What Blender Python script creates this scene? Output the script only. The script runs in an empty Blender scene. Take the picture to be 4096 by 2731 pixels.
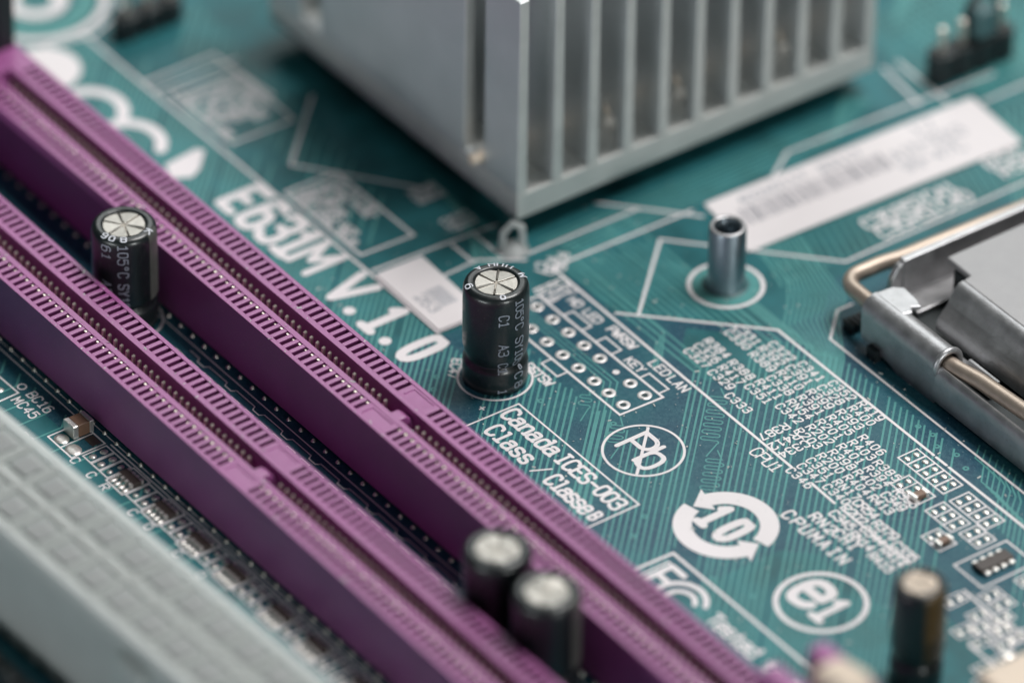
import bpy, bmesh, math, random
from math import sin, cos, pi, radians, atan2, hypot
from mathutils import Vector, Euler

# ------------------------------------------------------------------ camera, world, light (units: 1 = 1 mm)
scene = bpy.context.scene
COL = scene.collection
random.seed(7)

cam_d = bpy.data.cameras.new("camera")
cam = bpy.data.objects.new("camera", cam_d)
COL.objects.link(cam)
cam.location = (460.676394, -347.444369, 433.746698)
cam.rotation_euler = (0.924454313, -0.0113789776, 0.936316573)
cam_d.sensor_width = 36.0
cam_d.lens = 30205.43 / 4096 * 36.0
cam_d.clip_start = 5.0
cam_d.clip_end = 4000.0
_fw = Euler(cam.rotation_euler).to_matrix() @ Vector((0, 0, -1))
FOCUS = Vector((15.8, -6.6, 0.0))
cam_d.dof.use_dof = True
cam_d.dof.focus_distance = (FOCUS - Vector(cam.location)).dot(_fw)
cam_d.dof.aperture_fstop = 1e-3 * cam_d.lens / 25.0
cam_d.dof.aperture_blades = 7
scene.camera = cam

world = bpy.data.worlds.new("World")
scene.world = world
world.use_nodes = True
bg = world.node_tree.nodes["Background"]
bg.inputs[0].default_value = (0.42, 0.85, 0.86, 1)
bg.inputs[1].default_value = 0.026

scene.view_settings.view_transform = 'Standard'
scene.view_settings.look = 'None'
scene.view_settings.exposure = -0.12
scene.view_settings.gamma = 1.0


def area(name, loc, sx, sy, power, color, aim=(0, 0, 0)):
    d = bpy.data.lights.new(name, 'AREA')
    d.shape = 'RECTANGLE'
    d.size, d.size_y = sx, sy
    d.energy = power
    d.color = color
    o = bpy.data.objects.new(name, d)
    COL.objects.link(o)
    o.location = loc
    o.rotation_euler = (Vector(aim) - Vector(loc)).to_track_quat('-Z', 'Y').to_euler()
    return o


area("softbox_light", (20, 430, 1010), 470, 400, 12.6e6, (1.0, 0.975, 0.96))
area("fin_fill_light", (800, -40, 210), 200, 110, 2.3e6, (0.97, 1.0, 0.99))  # added low fill that brightens the heat sink's front faces
area("sheen_light", (-430, 330, 430), 420, 260, 1.25e6, (0.95, 0.99, 0.98))  # added at the mirror direction to put sheen on slot tops and board
area("power_socket_fill", (130, -640, 88), 320, 46, 1.4e6, (0.93, 0.99, 1.0), aim=(10, -60, 6))  # low fill added to brighten the power socket's outer wall; no real window


# ------------------------------------------------------------------ materials
def new_mat(name):
    m = bpy.data.materials.new(name)
    m.use_nodes = True
    nt = m.node_tree
    return m, nt, nt.nodes["Principled BSDF"]


def mat(name, col, rough=0.5, metal=0.0, spec=0.5, var=0.12, scale=0.8, bump=0.0, bscale=6.0, coat=0.0, speck=0.0,
        speck_col=(0.5, 0.5, 0.45), speck_scale=5.0):
    """procedural material: base colour with soft mottling, roughness variation, fine bump and optional dust"""
    m, nt, b = new_mat(name)
    N, L = nt.nodes, nt.links
    tc = N.new("ShaderNodeTexCoord")
    no = N.new("ShaderNodeTexNoise")
    no.inputs["Scale"].default_value = scale
    no.inputs["Detail"].default_value = 6
    L.new(tc.outputs["Object"], no.inputs["Vector"])
    mix = N.new("ShaderNodeMix")
    mix.data_type = 'RGBA'
    mix.inputs[6].default_value = tuple(c * (1 - var) for c in col) + (1,)
    mix.inputs[7].default_value = tuple(min(1, c * (1 + var)) for c in col) + (1,)
    L.new(no.outputs["Fac"], mix.inputs[0])
    last = mix.outputs[2]
    if speck > 0:
        n2 = N.new("ShaderNodeTexNoise")
        n2.inputs["Scale"].default_value = speck_scale
        n2.inputs["Detail"].default_value = 3
        L.new(tc.outputs["Object"], n2.inputs["Vector"])
        r = N.new("ShaderNodeValToRGB")
        r.color_ramp.elements[0].position = 0.64
        r.color_ramp.elements[0].color = (0, 0, 0, 1)
        r.color_ramp.elements[1].position = 0.76
        r.color_ramp.elements[1].color = (speck, speck, speck, 1)
        L.new(n2.outputs["Fac"], r.inputs[0])
        m2 = N.new("ShaderNodeMix")
        m2.data_type = 'RGBA'
        L.new(r.outputs["Color"], m2.inputs[0])
        L.new(last, m2.inputs[6])
        m2.inputs[7].default_value = tuple(speck_col) + (1,)
        last = m2.outputs[2]
    L.new(last, b.inputs["Base Color"])
    mr = N.new("ShaderNodeMapRange")
    mr.inputs["To Min"].default_value = max(0.03, rough - 0.08)
    mr.inputs["To Max"].default_value = min(1, rough + 0.08)
    L.new(no.outputs["Fac"], mr.inputs["Value"])
    L.new(mr.outputs["Result"], b.inputs["Roughness"])
    b.inputs["Metallic"].default_value = metal
    b.inputs["Specular IOR Level"].default_value = spec
    if coat:
        b.inputs["Coat Weight"].default_value = coat
        b.inputs["Coat Roughness"].default_value = 0.12
    if bump:
        n3 = N.new("ShaderNodeTexNoise")
        n3.inputs["Scale"].default_value = bscale
        n3.inputs["Detail"].default_value = 4
        L.new(tc.outputs["Object"], n3.inputs["Vector"])
        bp = N.new("ShaderNodeBump")
        bp.inputs["Strength"].default_value = bump
        bp.inputs["Distance"].default_value = 0.05
        L.new(n3.outputs["Fac"], bp.inputs["Height"])
        L.new(bp.outputs["Normal"], b.inputs["Normal"])
    return m


def board_mat():
    m, nt, b = new_mat("solder_mask")
    N, L = nt.nodes, nt.links
    tc = N.new("ShaderNodeTexCoord")
    n1 = N.new("ShaderNodeTexNoise"); n1.inputs["Scale"].default_value = 0.11; n1.inputs["Detail"].default_value = 5
    n2 = N.new("ShaderNodeTexNoise"); n2.inputs["Scale"].default_value = 9.0; n2.inputs["Detail"].default_value = 3
    n4 = N.new("ShaderNodeTexNoise"); n4.inputs["Scale"].default_value = 2.2; n4.inputs["Detail"].default_value = 6
    for n in (n1, n2, n4):
        L.new(tc.outputs["Object"], n.inputs["Vector"])
    r = N.new("ShaderNodeValToRGB")
    r.color_ramp.elements[0].position = 0.36; r.color_ramp.elements[0].color = (0.008, 0.055, 0.098, 1)
    r.color_ramp.elements[1].position = 0.62; r.color_ramp.elements[1].color = (0.014, 0.105, 0.135, 1)
    L.new(n1.outputs["Fac"], r.inputs[0])
    # fine dust and lint specks
    d = N.new("ShaderNodeValToRGB")
    d.color_ramp.elements[0].position = 0.60; d.color_ramp.elements[0].color = (0, 0, 0, 1)
    d.color_ramp.elements[1].position = 0.74; d.color_ramp.elements[1].color = (0.5, 0.5, 0.5, 1)
    L.new(n2.outputs["Fac"], d.inputs[0])
    d2 = N.new("ShaderNodeValToRGB")
    d2.color_ramp.elements[0].position = 0.42; d2.color_ramp.elements[0].color = (0, 0, 0, 1)
    d2.color_ramp.elements[1].position = 0.75; d2.color_ramp.elements[1].color = (0.30, 0.30, 0.30, 1)
    L.new(n4.outputs["Fac"], d2.inputs[0])
    mx = N.new("ShaderNodeMix"); mx.data_type = 'RGBA'
    L.new(d2.outputs["Color"], mx.inputs[0]); L.new(r.outputs["Color"], mx.inputs[6])
    mx.inputs[7].default_value = (0.10, 0.22, 0.26, 1)
    my = N.new("ShaderNodeMix"); my.data_type = 'RGBA'
    L.new(d.outputs["Color"], my.inputs[0]); L.new(mx.outputs[2], my.inputs[6])
    my.inputs[7].default_value = (0.30, 0.45, 0.47, 1)
    L.new(my.outputs[2], b.inputs["Base Color"])
    b.inputs["Roughness"].default_value = 0.42
    b.inputs["Specular IOR Level"].default_value = 0.25
    bp = N.new("ShaderNodeBump"); bp.inputs["Strength"].default_value = 0.25; bp.inputs["Distance"].default_value = 0.03
    L.new(n4.outputs["Fac"], bp.inputs["Height"]); L.new(bp.outputs["Normal"], b.inputs["Normal"])
    return m


M = dict(
    mask=board_mat(),
    pour=mat("masked_copper_plane", (0.021, 0.130, 0.146), 0.42, spec=0.25, var=0.75, scale=0.22, bump=0.15, bscale=3),
    trace=mat("masked_copper", (0.088, 0.295, 0.285), 0.45, spec=0.25, var=0.22, scale=0.9, speck=0.4, speck_col=(0.35, 0.5, 0.5), speck_scale=9),
    maskdark=mat("bare_mask", (0.075, 0.15, 0.16), 0.45, var=0.2),
    silk=mat("white_ink", (0.80, 0.765, 0.775), 0.6, var=0.06, scale=4, bump=0.1),
    purple=mat("purple_plastic", (0.335, 0.092, 0.275), 0.40, spec=0.7, var=0.2, scale=0.22, bump=0.12, bscale=12, speck=0.25,
               speck_col=(0.55, 0.35, 0.52), speck_scale=4),
    gold=mat("gold_contact", (0.85, 0.74, 0.66), 0.35, metal=0.8, var=0.2, scale=3),
    solder=mat("solder", (0.78, 0.75, 0.71), 0.36, metal=0.8, var=0.15, scale=2, bump=0.3, bscale=4),
    palesolder=mat("pale_solder_ring", (0.76, 0.73, 0.72), 0.38, metal=0.35, var=0.12, scale=2.5, bump=0.4, bscale=4),
    hole=mat("hole_shade", (0.02, 0.05, 0.055), 0.6),
    alu=mat("aluminium", (0.60, 0.63, 0.64), 0.46, metal=0.6, var=0.10, scale=0.25, bump=0.12, bscale=7, speck=0.25, speck_col=(0.30, 0.30, 0.28), speck_scale=2),
    aluend=mat("pale_aluminium", (0.62, 0.63, 0.61), 0.55, metal=0.5, var=0.12, scale=0.5, bump=0.1, bscale=8),
    steel=mat("brushed_steel", (0.44, 0.44, 0.45), 0.42, metal=0.85, var=0.35, scale=0.7, bump=0.5, bscale=3, speck=0.75,
              speck_col=(0.30, 0.28, 0.26), speck_scale=3),
    darksteel=mat("zinc_steel", (0.30, 0.35, 0.39), 0.36, metal=1.0, var=0.15, scale=1.0, bump=0.1),
    plate=mat("dull_plate_steel", (0.33, 0.325, 0.33), 0.5, metal=0.7, var=0.15, scale=0.35, bump=0.15, bscale=5, speck=0.4, speck_col=(0.22, 0.20, 0.19), speck_scale=2.5),
    copper=mat("copper_wire", (0.50, 0.415, 0.345), 0.46, metal=0.8, var=0.12, scale=1.2, bump=0.15, bscale=6),
    sleeve=mat("black_sleeve", (0.008, 0.012, 0.013), 0.36, var=0.3, scale=1.5, coat=0.25, speck=0.3,
               speck_col=(0.20, 0.20, 0.15), speck_scale=6, bump=0.06, bscale=3),
    stripe=mat("grey_stripe", (0.075, 0.078, 0.07), 0.45, var=0.3, scale=2),
    capink=mat("grey_ink", (0.30, 0.33, 0.38), 0.5, var=0.25, scale=3),
    rimink=mat("pale_ink", (0.62, 0.64, 0.70), 0.45, var=0.1, scale=3),
    tin=mat("tin_can_top", (0.46, 0.44, 0.405), 0.44, metal=0.9, var=0.22, scale=1.6, bump=0.5, bscale=3),
    tingroove=mat("scored_tin", (0.42, 0.38, 0.33), 0.5, metal=0.6, var=0.2),
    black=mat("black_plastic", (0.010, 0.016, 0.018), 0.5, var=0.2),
    paper=mat("white_paper", (0.80, 0.76, 0.77), 0.65, var=0.03, scale=0.6),
    ink=mat("printed_ink", (0.16, 0.17, 0.21), 0.6, var=0.2),
    inkgrey=mat("printed_grey_ink", (0.36, 0.38, 0.42), 0.6, var=0.2),
    nylon=mat("natural_nylon", (0.56, 0.635, 0.605), 0.5, var=0.08, scale=0.25, spec=0.4),
    nylondark=mat("nylon_socket", (0.52, 0.585, 0.575), 0.5, var=0.1, scale=0.3),
    cream=mat("cream_plastic", (0.74, 0.62, 0.50), 0.45, var=0.06, scale=0.4),
    brownchip=mat("brown_ceramic", (0.20, 0.115, 0.075), 0.42, var=0.2, scale=2, bump=0.15),
    brownsleeve=mat("brown_sleeve_stripe", (0.075, 0.045, 0.012), 0.4, var=0.25, scale=1),
    chipblack=mat("epoxy_black", (0.012, 0.016, 0.016), 0.55, var=0.2),
    resist=mat("resistor_black", (0.055, 0.040, 0.034), 0.45, var=0.3),
)


# ------------------------------------------------------------------ mesh helpers
class MB:
    def __init__(self):
        self.v = []
        self.f = []

    def add(self, vs, fs):
        o = len(self.v)
        self.v += [tuple(p) for p in vs]
        self.f += [tuple(i + o for i in f) for f in fs]
        return self

    def box(self, x0, x1, y0, y1, z0, z1):
        return self.add([(x0, y0, z0), (x1, y0, z0), (x1, y1, z0), (x0, y1, z0), (x0, y0, z1), (x1, y0, z1), (x1, y1, z1), (x0, y1, z1)],
                        [(0, 3, 2, 1), (4, 5, 6, 7), (0, 1, 5, 4), (1, 2, 6, 5), (2, 3, 7, 6), (3, 0, 4, 7)])

    def prism(self, pts, axis, a0, a1):
        """polygon pts (2d) extruded along axis ('x','y','z')"""
        n = len(pts)
        def m(p, a):
            return {'x': (a, p[0], p[1]), 'y': (p[0], a, p[1]), 'z': (p[0], p[1], a)}[axis]
        vs = [m(p, a0) for p in pts] + [m(p, a1) for p in pts]
        fs = [tuple(range(n))[::-1], tuple(range(n, 2 * n))] + [(i, (i + 1) % n, n + (i + 1) % n, n + i) for i in range(n)]
        return self.add(vs, fs)

    def lathe(self, prof, n=48, c=(0, 0, 0), cap0=False, cap1=False):
        vs, fs = [], []
        for r, z in prof:
            for k in range(n):
                a = 2 * pi * k / n
                vs.append((c[0] + r * cos(a), c[1] + r * sin(a), c[2] + z))
        for i in range(len(prof) - 1):
            for k in range(n):
                k2 = (k + 1) % n
                fs.append((i * n + k, i * n + k2, (i + 1) * n + k2, (i + 1) * n + k))
        if cap0:
            fs.append(tuple(range(n))[::-1])
        if cap1:
            fs.append(tuple(range((len(prof) - 1) * n, len(prof) * n)))
        return self.add(vs, fs)

    def tube(self, pts, r, n=12, caps=True):
        P = [Vector(p) for p in pts]
        rr = r if isinstance(r, (list, tuple)) else [r] * len(P)
        t0 = (P[1] - P[0]).normalized()
        ref = Vector((0, 0, 1)) if abs(t0.z) < 0.9 else Vector((1, 0, 0))
        u = t0.cross(ref).normalized()
        vs, fs = [], []
        for i, p in enumerate(P):
            if i == 0: t = P[1] - P[0]
            elif i == len(P) - 1: t = P[-1] - P[-2]
            else: t = (P[i + 1] - p).normalized() + (p - P[i - 1]).normalized()
            t.normalize()
            u = (u - t * u.dot(t)).normalized()
            w = t.cross(u)
            for k in range(n):
                a = 2 * pi * k / n
                vs.append(p + (u * cos(a) + w * sin(a)) * rr[i])
        for i in range(len(P) - 1):
            for k in range(n):
                k2 = (k + 1) % n
                fs.append((i * n + k, i * n + k2, (i + 1) * n + k2, (i + 1) * n + k))
        if caps:
            fs.append(tuple(range(n))[::-1])
            fs.append(tuple(range((len(P) - 1) * n, len(P) * n)))
        return self.add(vs, fs)

    def ribbon(self, pts, w, z, closed=False, cap=True, fn=None):
        """flat strip along a 2d polyline, mitred; fn maps (x,y,z) to 3d"""
        P = []
        for p in pts:
            p = Vector((p[0], p[1]))
            if not P or (p - P[-1]).length > 1e-4:
                P.append(p)
        if closed and (P[0] - P[-1]).length < 1e-4:
            P.pop()
        n = len(P)
        if n < 2:
            return self
        h = w / 2
        Lp, Rp = [], []
        for i in range(n):
            if closed:
                a, b = P[i] - P[i - 1], P[(i + 1) % n] - P[i]
            else:
                a = P[i] - P[i - 1] if i else P[1] - P[0]
                b = P[i + 1] - P[i] if i < n - 1 else P[-1] - P[-2]
            a = a.normalized(); b = b.normalized()
            na, nb = Vector((-a.y, a.x)), Vector((-b.y, b.x))
            m = na + nb
            if m.length < 0.2:
                m = na
            m.normalize()
            k = h / max(0.5, m.dot(na))
            Lp.append(P[i] + m * k)
            Rp.append(P[i] - m * k)
        vs = Lp + Rp
        fs = [(n + i, n + (i + 1) % n, (i + 1) % n, i) for i in range(n if closed else n - 1)]
        if cap and not closed:
            for end, sg in ((0, -1), (n - 1, 1)):
                d = (P[1] - P[0]) if end == 0 else (P[-1] - P[-2])
                d = d.normalized() * sg
                a0 = atan2(d.y, d.x)
                arc = [P[end] + Vector((cos(a0 + t), sin(a0 + t))) * h for t in (-pi / 4, 0, pi / 4)]
                o = len(vs)
                vs = vs + arc
                if end == 0:
                    fs.append((0, o, o + 1, o + 2, n))
                else:
                    fs.append((n + end, o, o + 1, o + 2, end))
        f3 = fn or (lambda x, y, zz: (x, y, zz))
        zs = [z + 0.0025 * (k % n) / n for k in range(2 * n)] + [z + (0.0 if k < n * 0 else 0.0) for k in range(len(vs) - 2 * n)]
        return self.add([f3(p.x, p.y, zz) for p, zz in zip(vs, zs)], fs)

    def ring(self, cx, cy, r0, r1, z, n=48, a0=0, a1=2 * pi):
        full = abs(a1 - a0 - 2 * pi) < 1e-6
        m = n if full else n + 1
        vs = [(cx + r * cos(a0 + (a1 - a0) * k / n), cy + r * sin(a0 + (a1 - a0) * k / n), z) for r in (r0, r1) for k in range(m)]
        fs = [(k, (k + 1) % m, m + (k + 1) % m, m + k)[::-1] for k in range(n if full else n)]
        return self.add(vs, fs)

    def mesh(self, name):
        me = bpy.data.meshes.new(name)
        me.from_pydata(self.v, [], self.f)
        me.validate()
        me.update()
        return me

    def build(self, name, m, parent=None, loc=(0, 0, 0), smooth=False, bevel=0.0, kind=None, fixn=True):
        me = self.mesh(name)
        if fixn:
            b = bmesh.new(); b.from_mesh(me)
            bmesh.ops.recalc_face_normals(b, faces=b.faces)
            b.to_mesh(me); b.free()
        me.materials.append(m)
        return link(name, me, parent, loc, smooth, bevel, kind)


def link(name, me, parent=None, loc=(0, 0, 0), smooth=False, bevel=0.0, kind=None):
    if smooth:
        me.shade_auto_smooth(radians(40)) if hasattr(me, "shade_auto_smooth") else me.shade_smooth()
    o = bpy.data.objects.new(name, me)
    COL.objects.link(o)
    o.location = loc
    if parent:
        o.parent = parent
    if bevel:
        md = o.modifiers.new("bevel", 'BEVEL')
        md.width = bevel
        md.segments = 2
        md.limit_method = 'ANGLE'
        md.harden_normals = False
    if kind:
        o["kind"] = kind
    return o


def smooth_by_angle(me, ang=40):
    me.shade_smooth()
    b = bmesh.new(); b.from_mesh(me)
    for e in b.edges:
        if len(e.link_faces) == 2 and e.calc_face_angle(0) > radians(ang):
            e.smooth = False
    b.to_mesh(me); b.free()


def thing(name, label, cat, loc=(0, 0, 0), rot=0, group=None):
    o = bpy.data.objects.new(name, None)
    o.empty_display_size = 2
    COL.objects.link(o)
    o.location = loc
    o.rotation_euler = (0, 0, rot)
    return tag(o, label, cat, group)


def tag(o, label, cat, group=None):
    o["label"] = label
    o["category"] = cat
    if group:
        o["group"] = group
    return o


def dup(root, loc, label, rot=None):
    r = root.copy(); COL.objects.link(r); r.location = loc
    if rot is not None:
        r.rotation_euler = (0, 0, rot)
    r["label"] = label
    for ch in list(root.children):
        c = ch.copy(); COL.objects.link(c); c.parent = r
        for g in list(ch.children):
            d = g.copy(); COL.objects.link(d); d.parent = c
    return r


# ------------------------------------------------------------------ stroke lettering
def S(*p):
    return ('s', list(p))


def K(*p):
    return ('k', list(p))


O_ = ('c', [(2, 6), (0, 6), (0, 0), (4, 0), (4, 6)])
GLY = {
    'A': [K((0, 0), (2, 6), (4, 0)), K((0.8, 2), (3.2, 2))],
    'B': [K((0, 0), (0, 6)), S((0, 6), (4, 6), (4, 3.1), (0, 3.1)), S((0, 3.0), (4.3, 3.0), (4.3, 0), (0, 0))],
    'C': [S((4, 4.8), (3.6, 6), (0, 6.4), (0, -0.4), (3.6, 0), (4, 1.2))],
    'D': [K((0, 0), (0, 6)), S((0, 6), (4.4, 6), (4.4, 0), (0, 0))],
    'E': [K((4, 6), (0, 6), (0, 0), (4, 0)), K((0, 3.1), (3.2, 3.1))],
    'F': [K((4, 6), (0, 6), (0, 0)), K((0, 3.1), (3.2, 3.1))],
    'G': [S((4, 4.8), (3.6, 6), (0, 6.4), (0, -0.4), (4, -0.4), (4, 2.6)), K((4, 2.6), (2.4, 2.6))],
    'H': [K((0, 0), (0, 6)), K((4, 0), (4, 6)), K((0, 3), (4, 3))],
    'I': [K((2, 0), (2, 6)), K((0.8, 6), (3.2, 6)), K((0.8, 0), (3.2, 0))],
    'K': [K((0, 0), (0, 6)), K((4, 6), (0.2, 2.6)), K((1.2, 3.5), (4, 0))],
    'L': [K((0, 6), (0, 0), (4, 0))],
    'M': [K((0, 0), (0, 6)), K((0, 6), (2, 2.2)), K((2, 2.2), (4, 6)), K((4, 6), (4, 0))],
    'N': [K((0, 0), (0, 6)), K((0, 6), (4, 0)), K((4, 0), (4, 6))],
    'O': [O_], '0': [O_],
    'P': [K((0, 0), (0, 6)), S((0, 6), (4.4, 6), (4.4, 2.8), (0, 2.8))],
    'R': [K((0, 0), (0, 6)), S((0, 6), (4.4, 6), (4.4, 2.9), (0, 2.9)), K((2, 2.9), (4, 0))],
    'S': [S((4, 5), (3.6, 6), (0, 6.2), (0, 3.2), (4, 2.9), (4, -0.2), (0.4, 0), (0, 1))],
    'T': [K((0, 6), (4, 6)), K((2, 6), (2, 0))],
    'U': [S((0, 6), (0, 1), (0, -0.4), (4, -0.4), (4, 1), (4, 6))],
    'V': [K((0, 6), (2, 0)), K((2, 0), (4, 6))],
    'W': [K((0, 6), (1, 0)), K((1, 0), (2, 4)), K((2, 4), (3, 0)), K((3, 0), (4, 6))],
    'X': [K((0, 0), (4, 6)), K((0, 6), (4, 0))],
    'Y': [K((0, 6), (2, 3)), K((4, 6), (2, 3)), K((2, 3), (2, 0))],
    'Z': [K((0, 6), (4, 6)), K((4, 6), (0, 0)), K((0, 0), (4, 0))],
    '1': [K((0.9, 4.9), (2.2, 6)), K((2.2, 6), (2.2, 0)), K((0.8, 0), (3.6, 0))],
    '2': [S((0, 4.8), (0.3, 6.1), (4.2, 6.4), (4, 3.4), (0, 0)), K((0, 0), (4, 0))],
    '3': [S((0, 5.4), (1, 6.1), (4, 6.2), (4, 3.3), (1.5, 3.2)), S((1.5, 3.2), (4.3, 3.2), (4.2, -0.2), (1, -0.1), (0, 0.8))],
    '4': [K((3, 0), (3, 6)), K((3, 6), (0, 1.8)), K((0, 1.8), (4.2, 1.8))],
    '5': [K((3.8, 6), (0.4, 6)), K((0.4, 6), (0.2, 3.4)), S((0.2, 3.4), (2, 4.2), (4.4, 3.6), (4.3, -0.2), (1, -0.2), (0, 0.9))],
    '6': [S((3.6, 5.6), (2.4, 6.3), (0, 5.6), (0, 2), (0, -0.3), (4.2, -0.4), (4.2, 3.6), (0.8, 3.8), (0.1, 2.2))],
    '7': [K((0, 6), (4, 6)), K((4, 6), (1.4, 0))],
    '8': [('c', [(2, 6), (0.1, 6), (0.1, 3.2), (3.9, 3.2), (3.9, 6)]), ('c', [(2, 3.1), (-0.2, 3.1), (-0.2, 0), (4.2, 0), (4.2, 3.1)])],
    '9': [S((0.4, 0.4), (1.6, -0.3), (4, 0.4), (4, 4), (4, 6.3), (-0.2, 6.4), (-0.2, 2.4), (3.2, 2.2), (3.9, 3.8))],
    '.': [K((1.8, 0.0), (2.1, 0.0))],
    '-': [K((0.3, 3), (3.7, 3))],
    '/': [K((0, -0.6), (4, 6.6))],
    '+': [K((2, 1), (2, 5)), K((0, 3), (4, 3))],
    'a': [S((0.4, 3.6), (1, 4.2), (3.6, 4.2), (3.6, 2.8)), K((3.6, 2.8), (3.6, 0.1), (4.2, 0)), S((3.6, 2.4), (0, 2.6), (-0.2, -0.2), (2.8, -0.2), (3.6, 1.2))],
    'n': [K((0.3, 0), (0.3, 4)), S((0.3, 2.6), (1.2, 4.4), (3.8, 4.3), (3.8, 2), (3.8, 0)), K((-0.3, 0), (0.9, 0)), K((3.2, 0), (4.4, 0)), K((-0.2, 4), (0.3, 4))],
    'd': [K((3.8, 0), (3.8, 6)), S((3.8, 3), (3.2, 4.4), (0, 4.4), (0, -0.4), (3.2, -0.3), (3.8, 1.2)), K((3, 6), (3.8, 6)), K((3.8, 0), (4.4, 0))],
    's': [S((3.6, 3.6), (3.2, 4.2), (0.2, 4.4), (0.2, 2.2), (3.8, 2.0), (3.8, -0.3), (0.6, -0.1), (0.2, 0.7))],
    'l': [K((1, 6), (2.1, 6), (2.1, 0)), K((0.7, 0), (3.5, 0))],
    'e': [K((0.2, 2.2), (3.8, 2.2)), S((3.8, 2.2), (3.8, 4.4), (0.1, 4.4), (0.1, -0.4), (3, -0.3), (3.8, 0.7))],
    'b': [K((0.2, 6), (0.2, 0)), S((0.2, 3), (0.8, 4.3), (4, 4.3), (4, -0.3), (0.8, -0.2), (0.2, 1.2))],
    't': [K((1.6, 5.6), (1.6, 1.0)), S((1.6, 1.6), (1.7, -0.2), (3.6, 0), (3.8, 0.5)), K((0.3, 4), (3.4, 4))],
    'o': [('c', [(2, 4.2), (0, 4.2), (0, 0), (4, 0), (4, 4.2)])],
    'i': [K((0.8, 4), (2, 4), (2, 0)), K((0.7, 0), (3.4, 0)), K((2, 5.6), (2, 5.8))],
    '*': [('c', [(2, 6), (0.8, 6), (0.8, 4.2), (3.2, 4.2), (3.2, 6)])],
}


def chaikin(p, it=2):
    p = [Vector(q) for q in p]
    for _ in range(it):
        q = [p[0]]
        for i in range(len(p) - 1):
            a, b = p[i], p[i + 1]
            if i > 0: q.append(a * 0.75 + b * 0.25)
            else: q.append(a * 0.6 + b * 0.4) if len(p) > 2 else None
            if i < len(p) - 2: q.append(a * 0.25 + b * 0.75)
            else: q.append(a * 0.4 + b * 0.6) if len(p) > 2 else None
        q.append(p[-1])
        p = [v for v in q if v is not None]
    return p


def split_sharp(pts, lim=80):
    out, cur = [], [pts[0]]
    for i in range(1, len(pts) - 1):
        cur.append(pts[i])
        a, b = Vector(pts[i]) - Vector(pts[i - 1]), Vector(pts[i + 1]) - Vector(pts[i])
        if a.length > 0 and b.length > 0 and a.angle(b) > radians(lim):
            out.append(cur); cur = [pts[i]]
    cur.append(pts[-1]); out.append(cur)
    return out


def subdivide(pts, step):
    out = [Vector(pts[0])]
    for a, b in zip(pts, pts[1:]):
        a, b = Vector(a), Vector(b)
        n = max(1, int((b - a).length / step))
        out += [a + (b - a) * (k / n) for k in range(1, n + 1)]
    return out


ZC = [0]


def glyphs(mb, s, x, y, h, rot=0.0, lw=0.2, adv=None, wid=0.62, z=0.03, fn=None, sub=None, bold_serif=False):
    """stroke text; x,y baseline start, h cap height, rot degrees, adv advance in mm"""
    sx, sy = h * wid / 4.0, h / 6.0
    adv = adv or (h * wid + lw * 1.9)
    c, sn = cos(radians(rot)), sin(radians(rot))
    for i, ch in enumerate(s):
        for kind, pts in GLY.get(ch, []):
            p = [(q[0] * sx + i * adv, q[1] * sy) for q in pts]
            if kind == 'c':
                pp = [Vector(v) for v in p]
                for _ in range(2):
                    pp = [w_ for a_, b_ in zip(pp, pp[1:] + pp[:1]) for w_ in (a_ * 0.75 + b_ * 0.25, a_ * 0.25 + b_ * 0.75)]
                pieces = [pp]
            else:
                pieces = [chaikin(p)] if kind == 's' else split_sharp(p)
            for pc in pieces:
                if sub: pc = subdivide(pc, sub)
                q = [(x + a[0] * c - a[1] * sn, y + a[0] * sn + a[1] * c) for a in pc]
                ZC[0] = (ZC[0] + 1) % 7
                mb.ribbon(q, lw, z + 0.003 * ZC[0], closed=(kind == 'c'), fn=fn)
    return mb


# ------------------------------------------------------------------ the circuit board (setting)
HX, HY, HR = -73.6, -8.0, 1.65                     # mounting hole
BX0, BX1, BY0, BY1 = -120.0, 125.0, -110.0, 130.0
bm_ = MB()
q = 4.0
T = -1.6
def hole_slab(z, up):
    n = 32
    cir = [(HX + HR * cos(2 * pi * k / n), HY + HR * sin(2 * pi * k / n), z) for k in range(n)]
    sq = []
    for k in range(n):
        a = 2 * pi * k / n
        s = max(abs(cos(a)), abs(sin(a)))
        sq.append((HX + q * cos(a) / s, HY + q * sin(a) / s, z))
    fs = [(k, n + k, n + (k + 1) % n, (k + 1) % n) for k in range(n)]
    bm_.add(cir + sq, fs)
    for x0, x1, y0, y1 in ((BX0, HX - q, BY0, BY1), (HX + q, BX1, BY0, BY1), (HX - q, HX + q, BY0, HY - q), (HX - q, HX + q, HY + q, BY1)):
        bm_.add([(x0, y0, z), (x1, y0, z), (x1, y1, z), (x0, y1, z)], [(0, 1, 2, 3)])
hole_slab(0.0, True)
bm_.lathe([(HR, T), (HR, 0)], n=32, c=(HX, HY, 0))
for a, b in (((BX0, BY0), (BX1, BY0)), ((BX1, BY0), (BX1, BY1)), ((BX1, BY1), (BX0, BY1)), ((BX0, BY1), (BX0, BY0))):
    bm_.add([(a[0], a[1], T), (b[0], b[1], T), (b[0], b[1], 0), (a[0], a[1], 0)], [(0, 1, 2, 3)])
board = bm_.build("circuit_board", M['mask'], fixn=False)
board["kind"] = "structure"
board["label"] = "teal circuit board with copper traces and white printing under all the parts"

table = MB().box(-400, 400, -400, 400, -8, -5).build("tabletop", M['black'])
table["kind"] = "structure"


def line(pts, w=0.3, closed=False, name="printed_line", z=0.034):
    mb = MB().ribbon(pts, w, z, closed=closed)
    return mb.build(name, M['silk'], board, fixn=False)


def text(s, x, y, h, rot=0, lw=0.18, adv=None, wid=0.62):
    return glyphs(MB(), s, x, y, h, rot, lw, adv, wid).build("printed_text", M['silk'], board, fixn=False)


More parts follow.
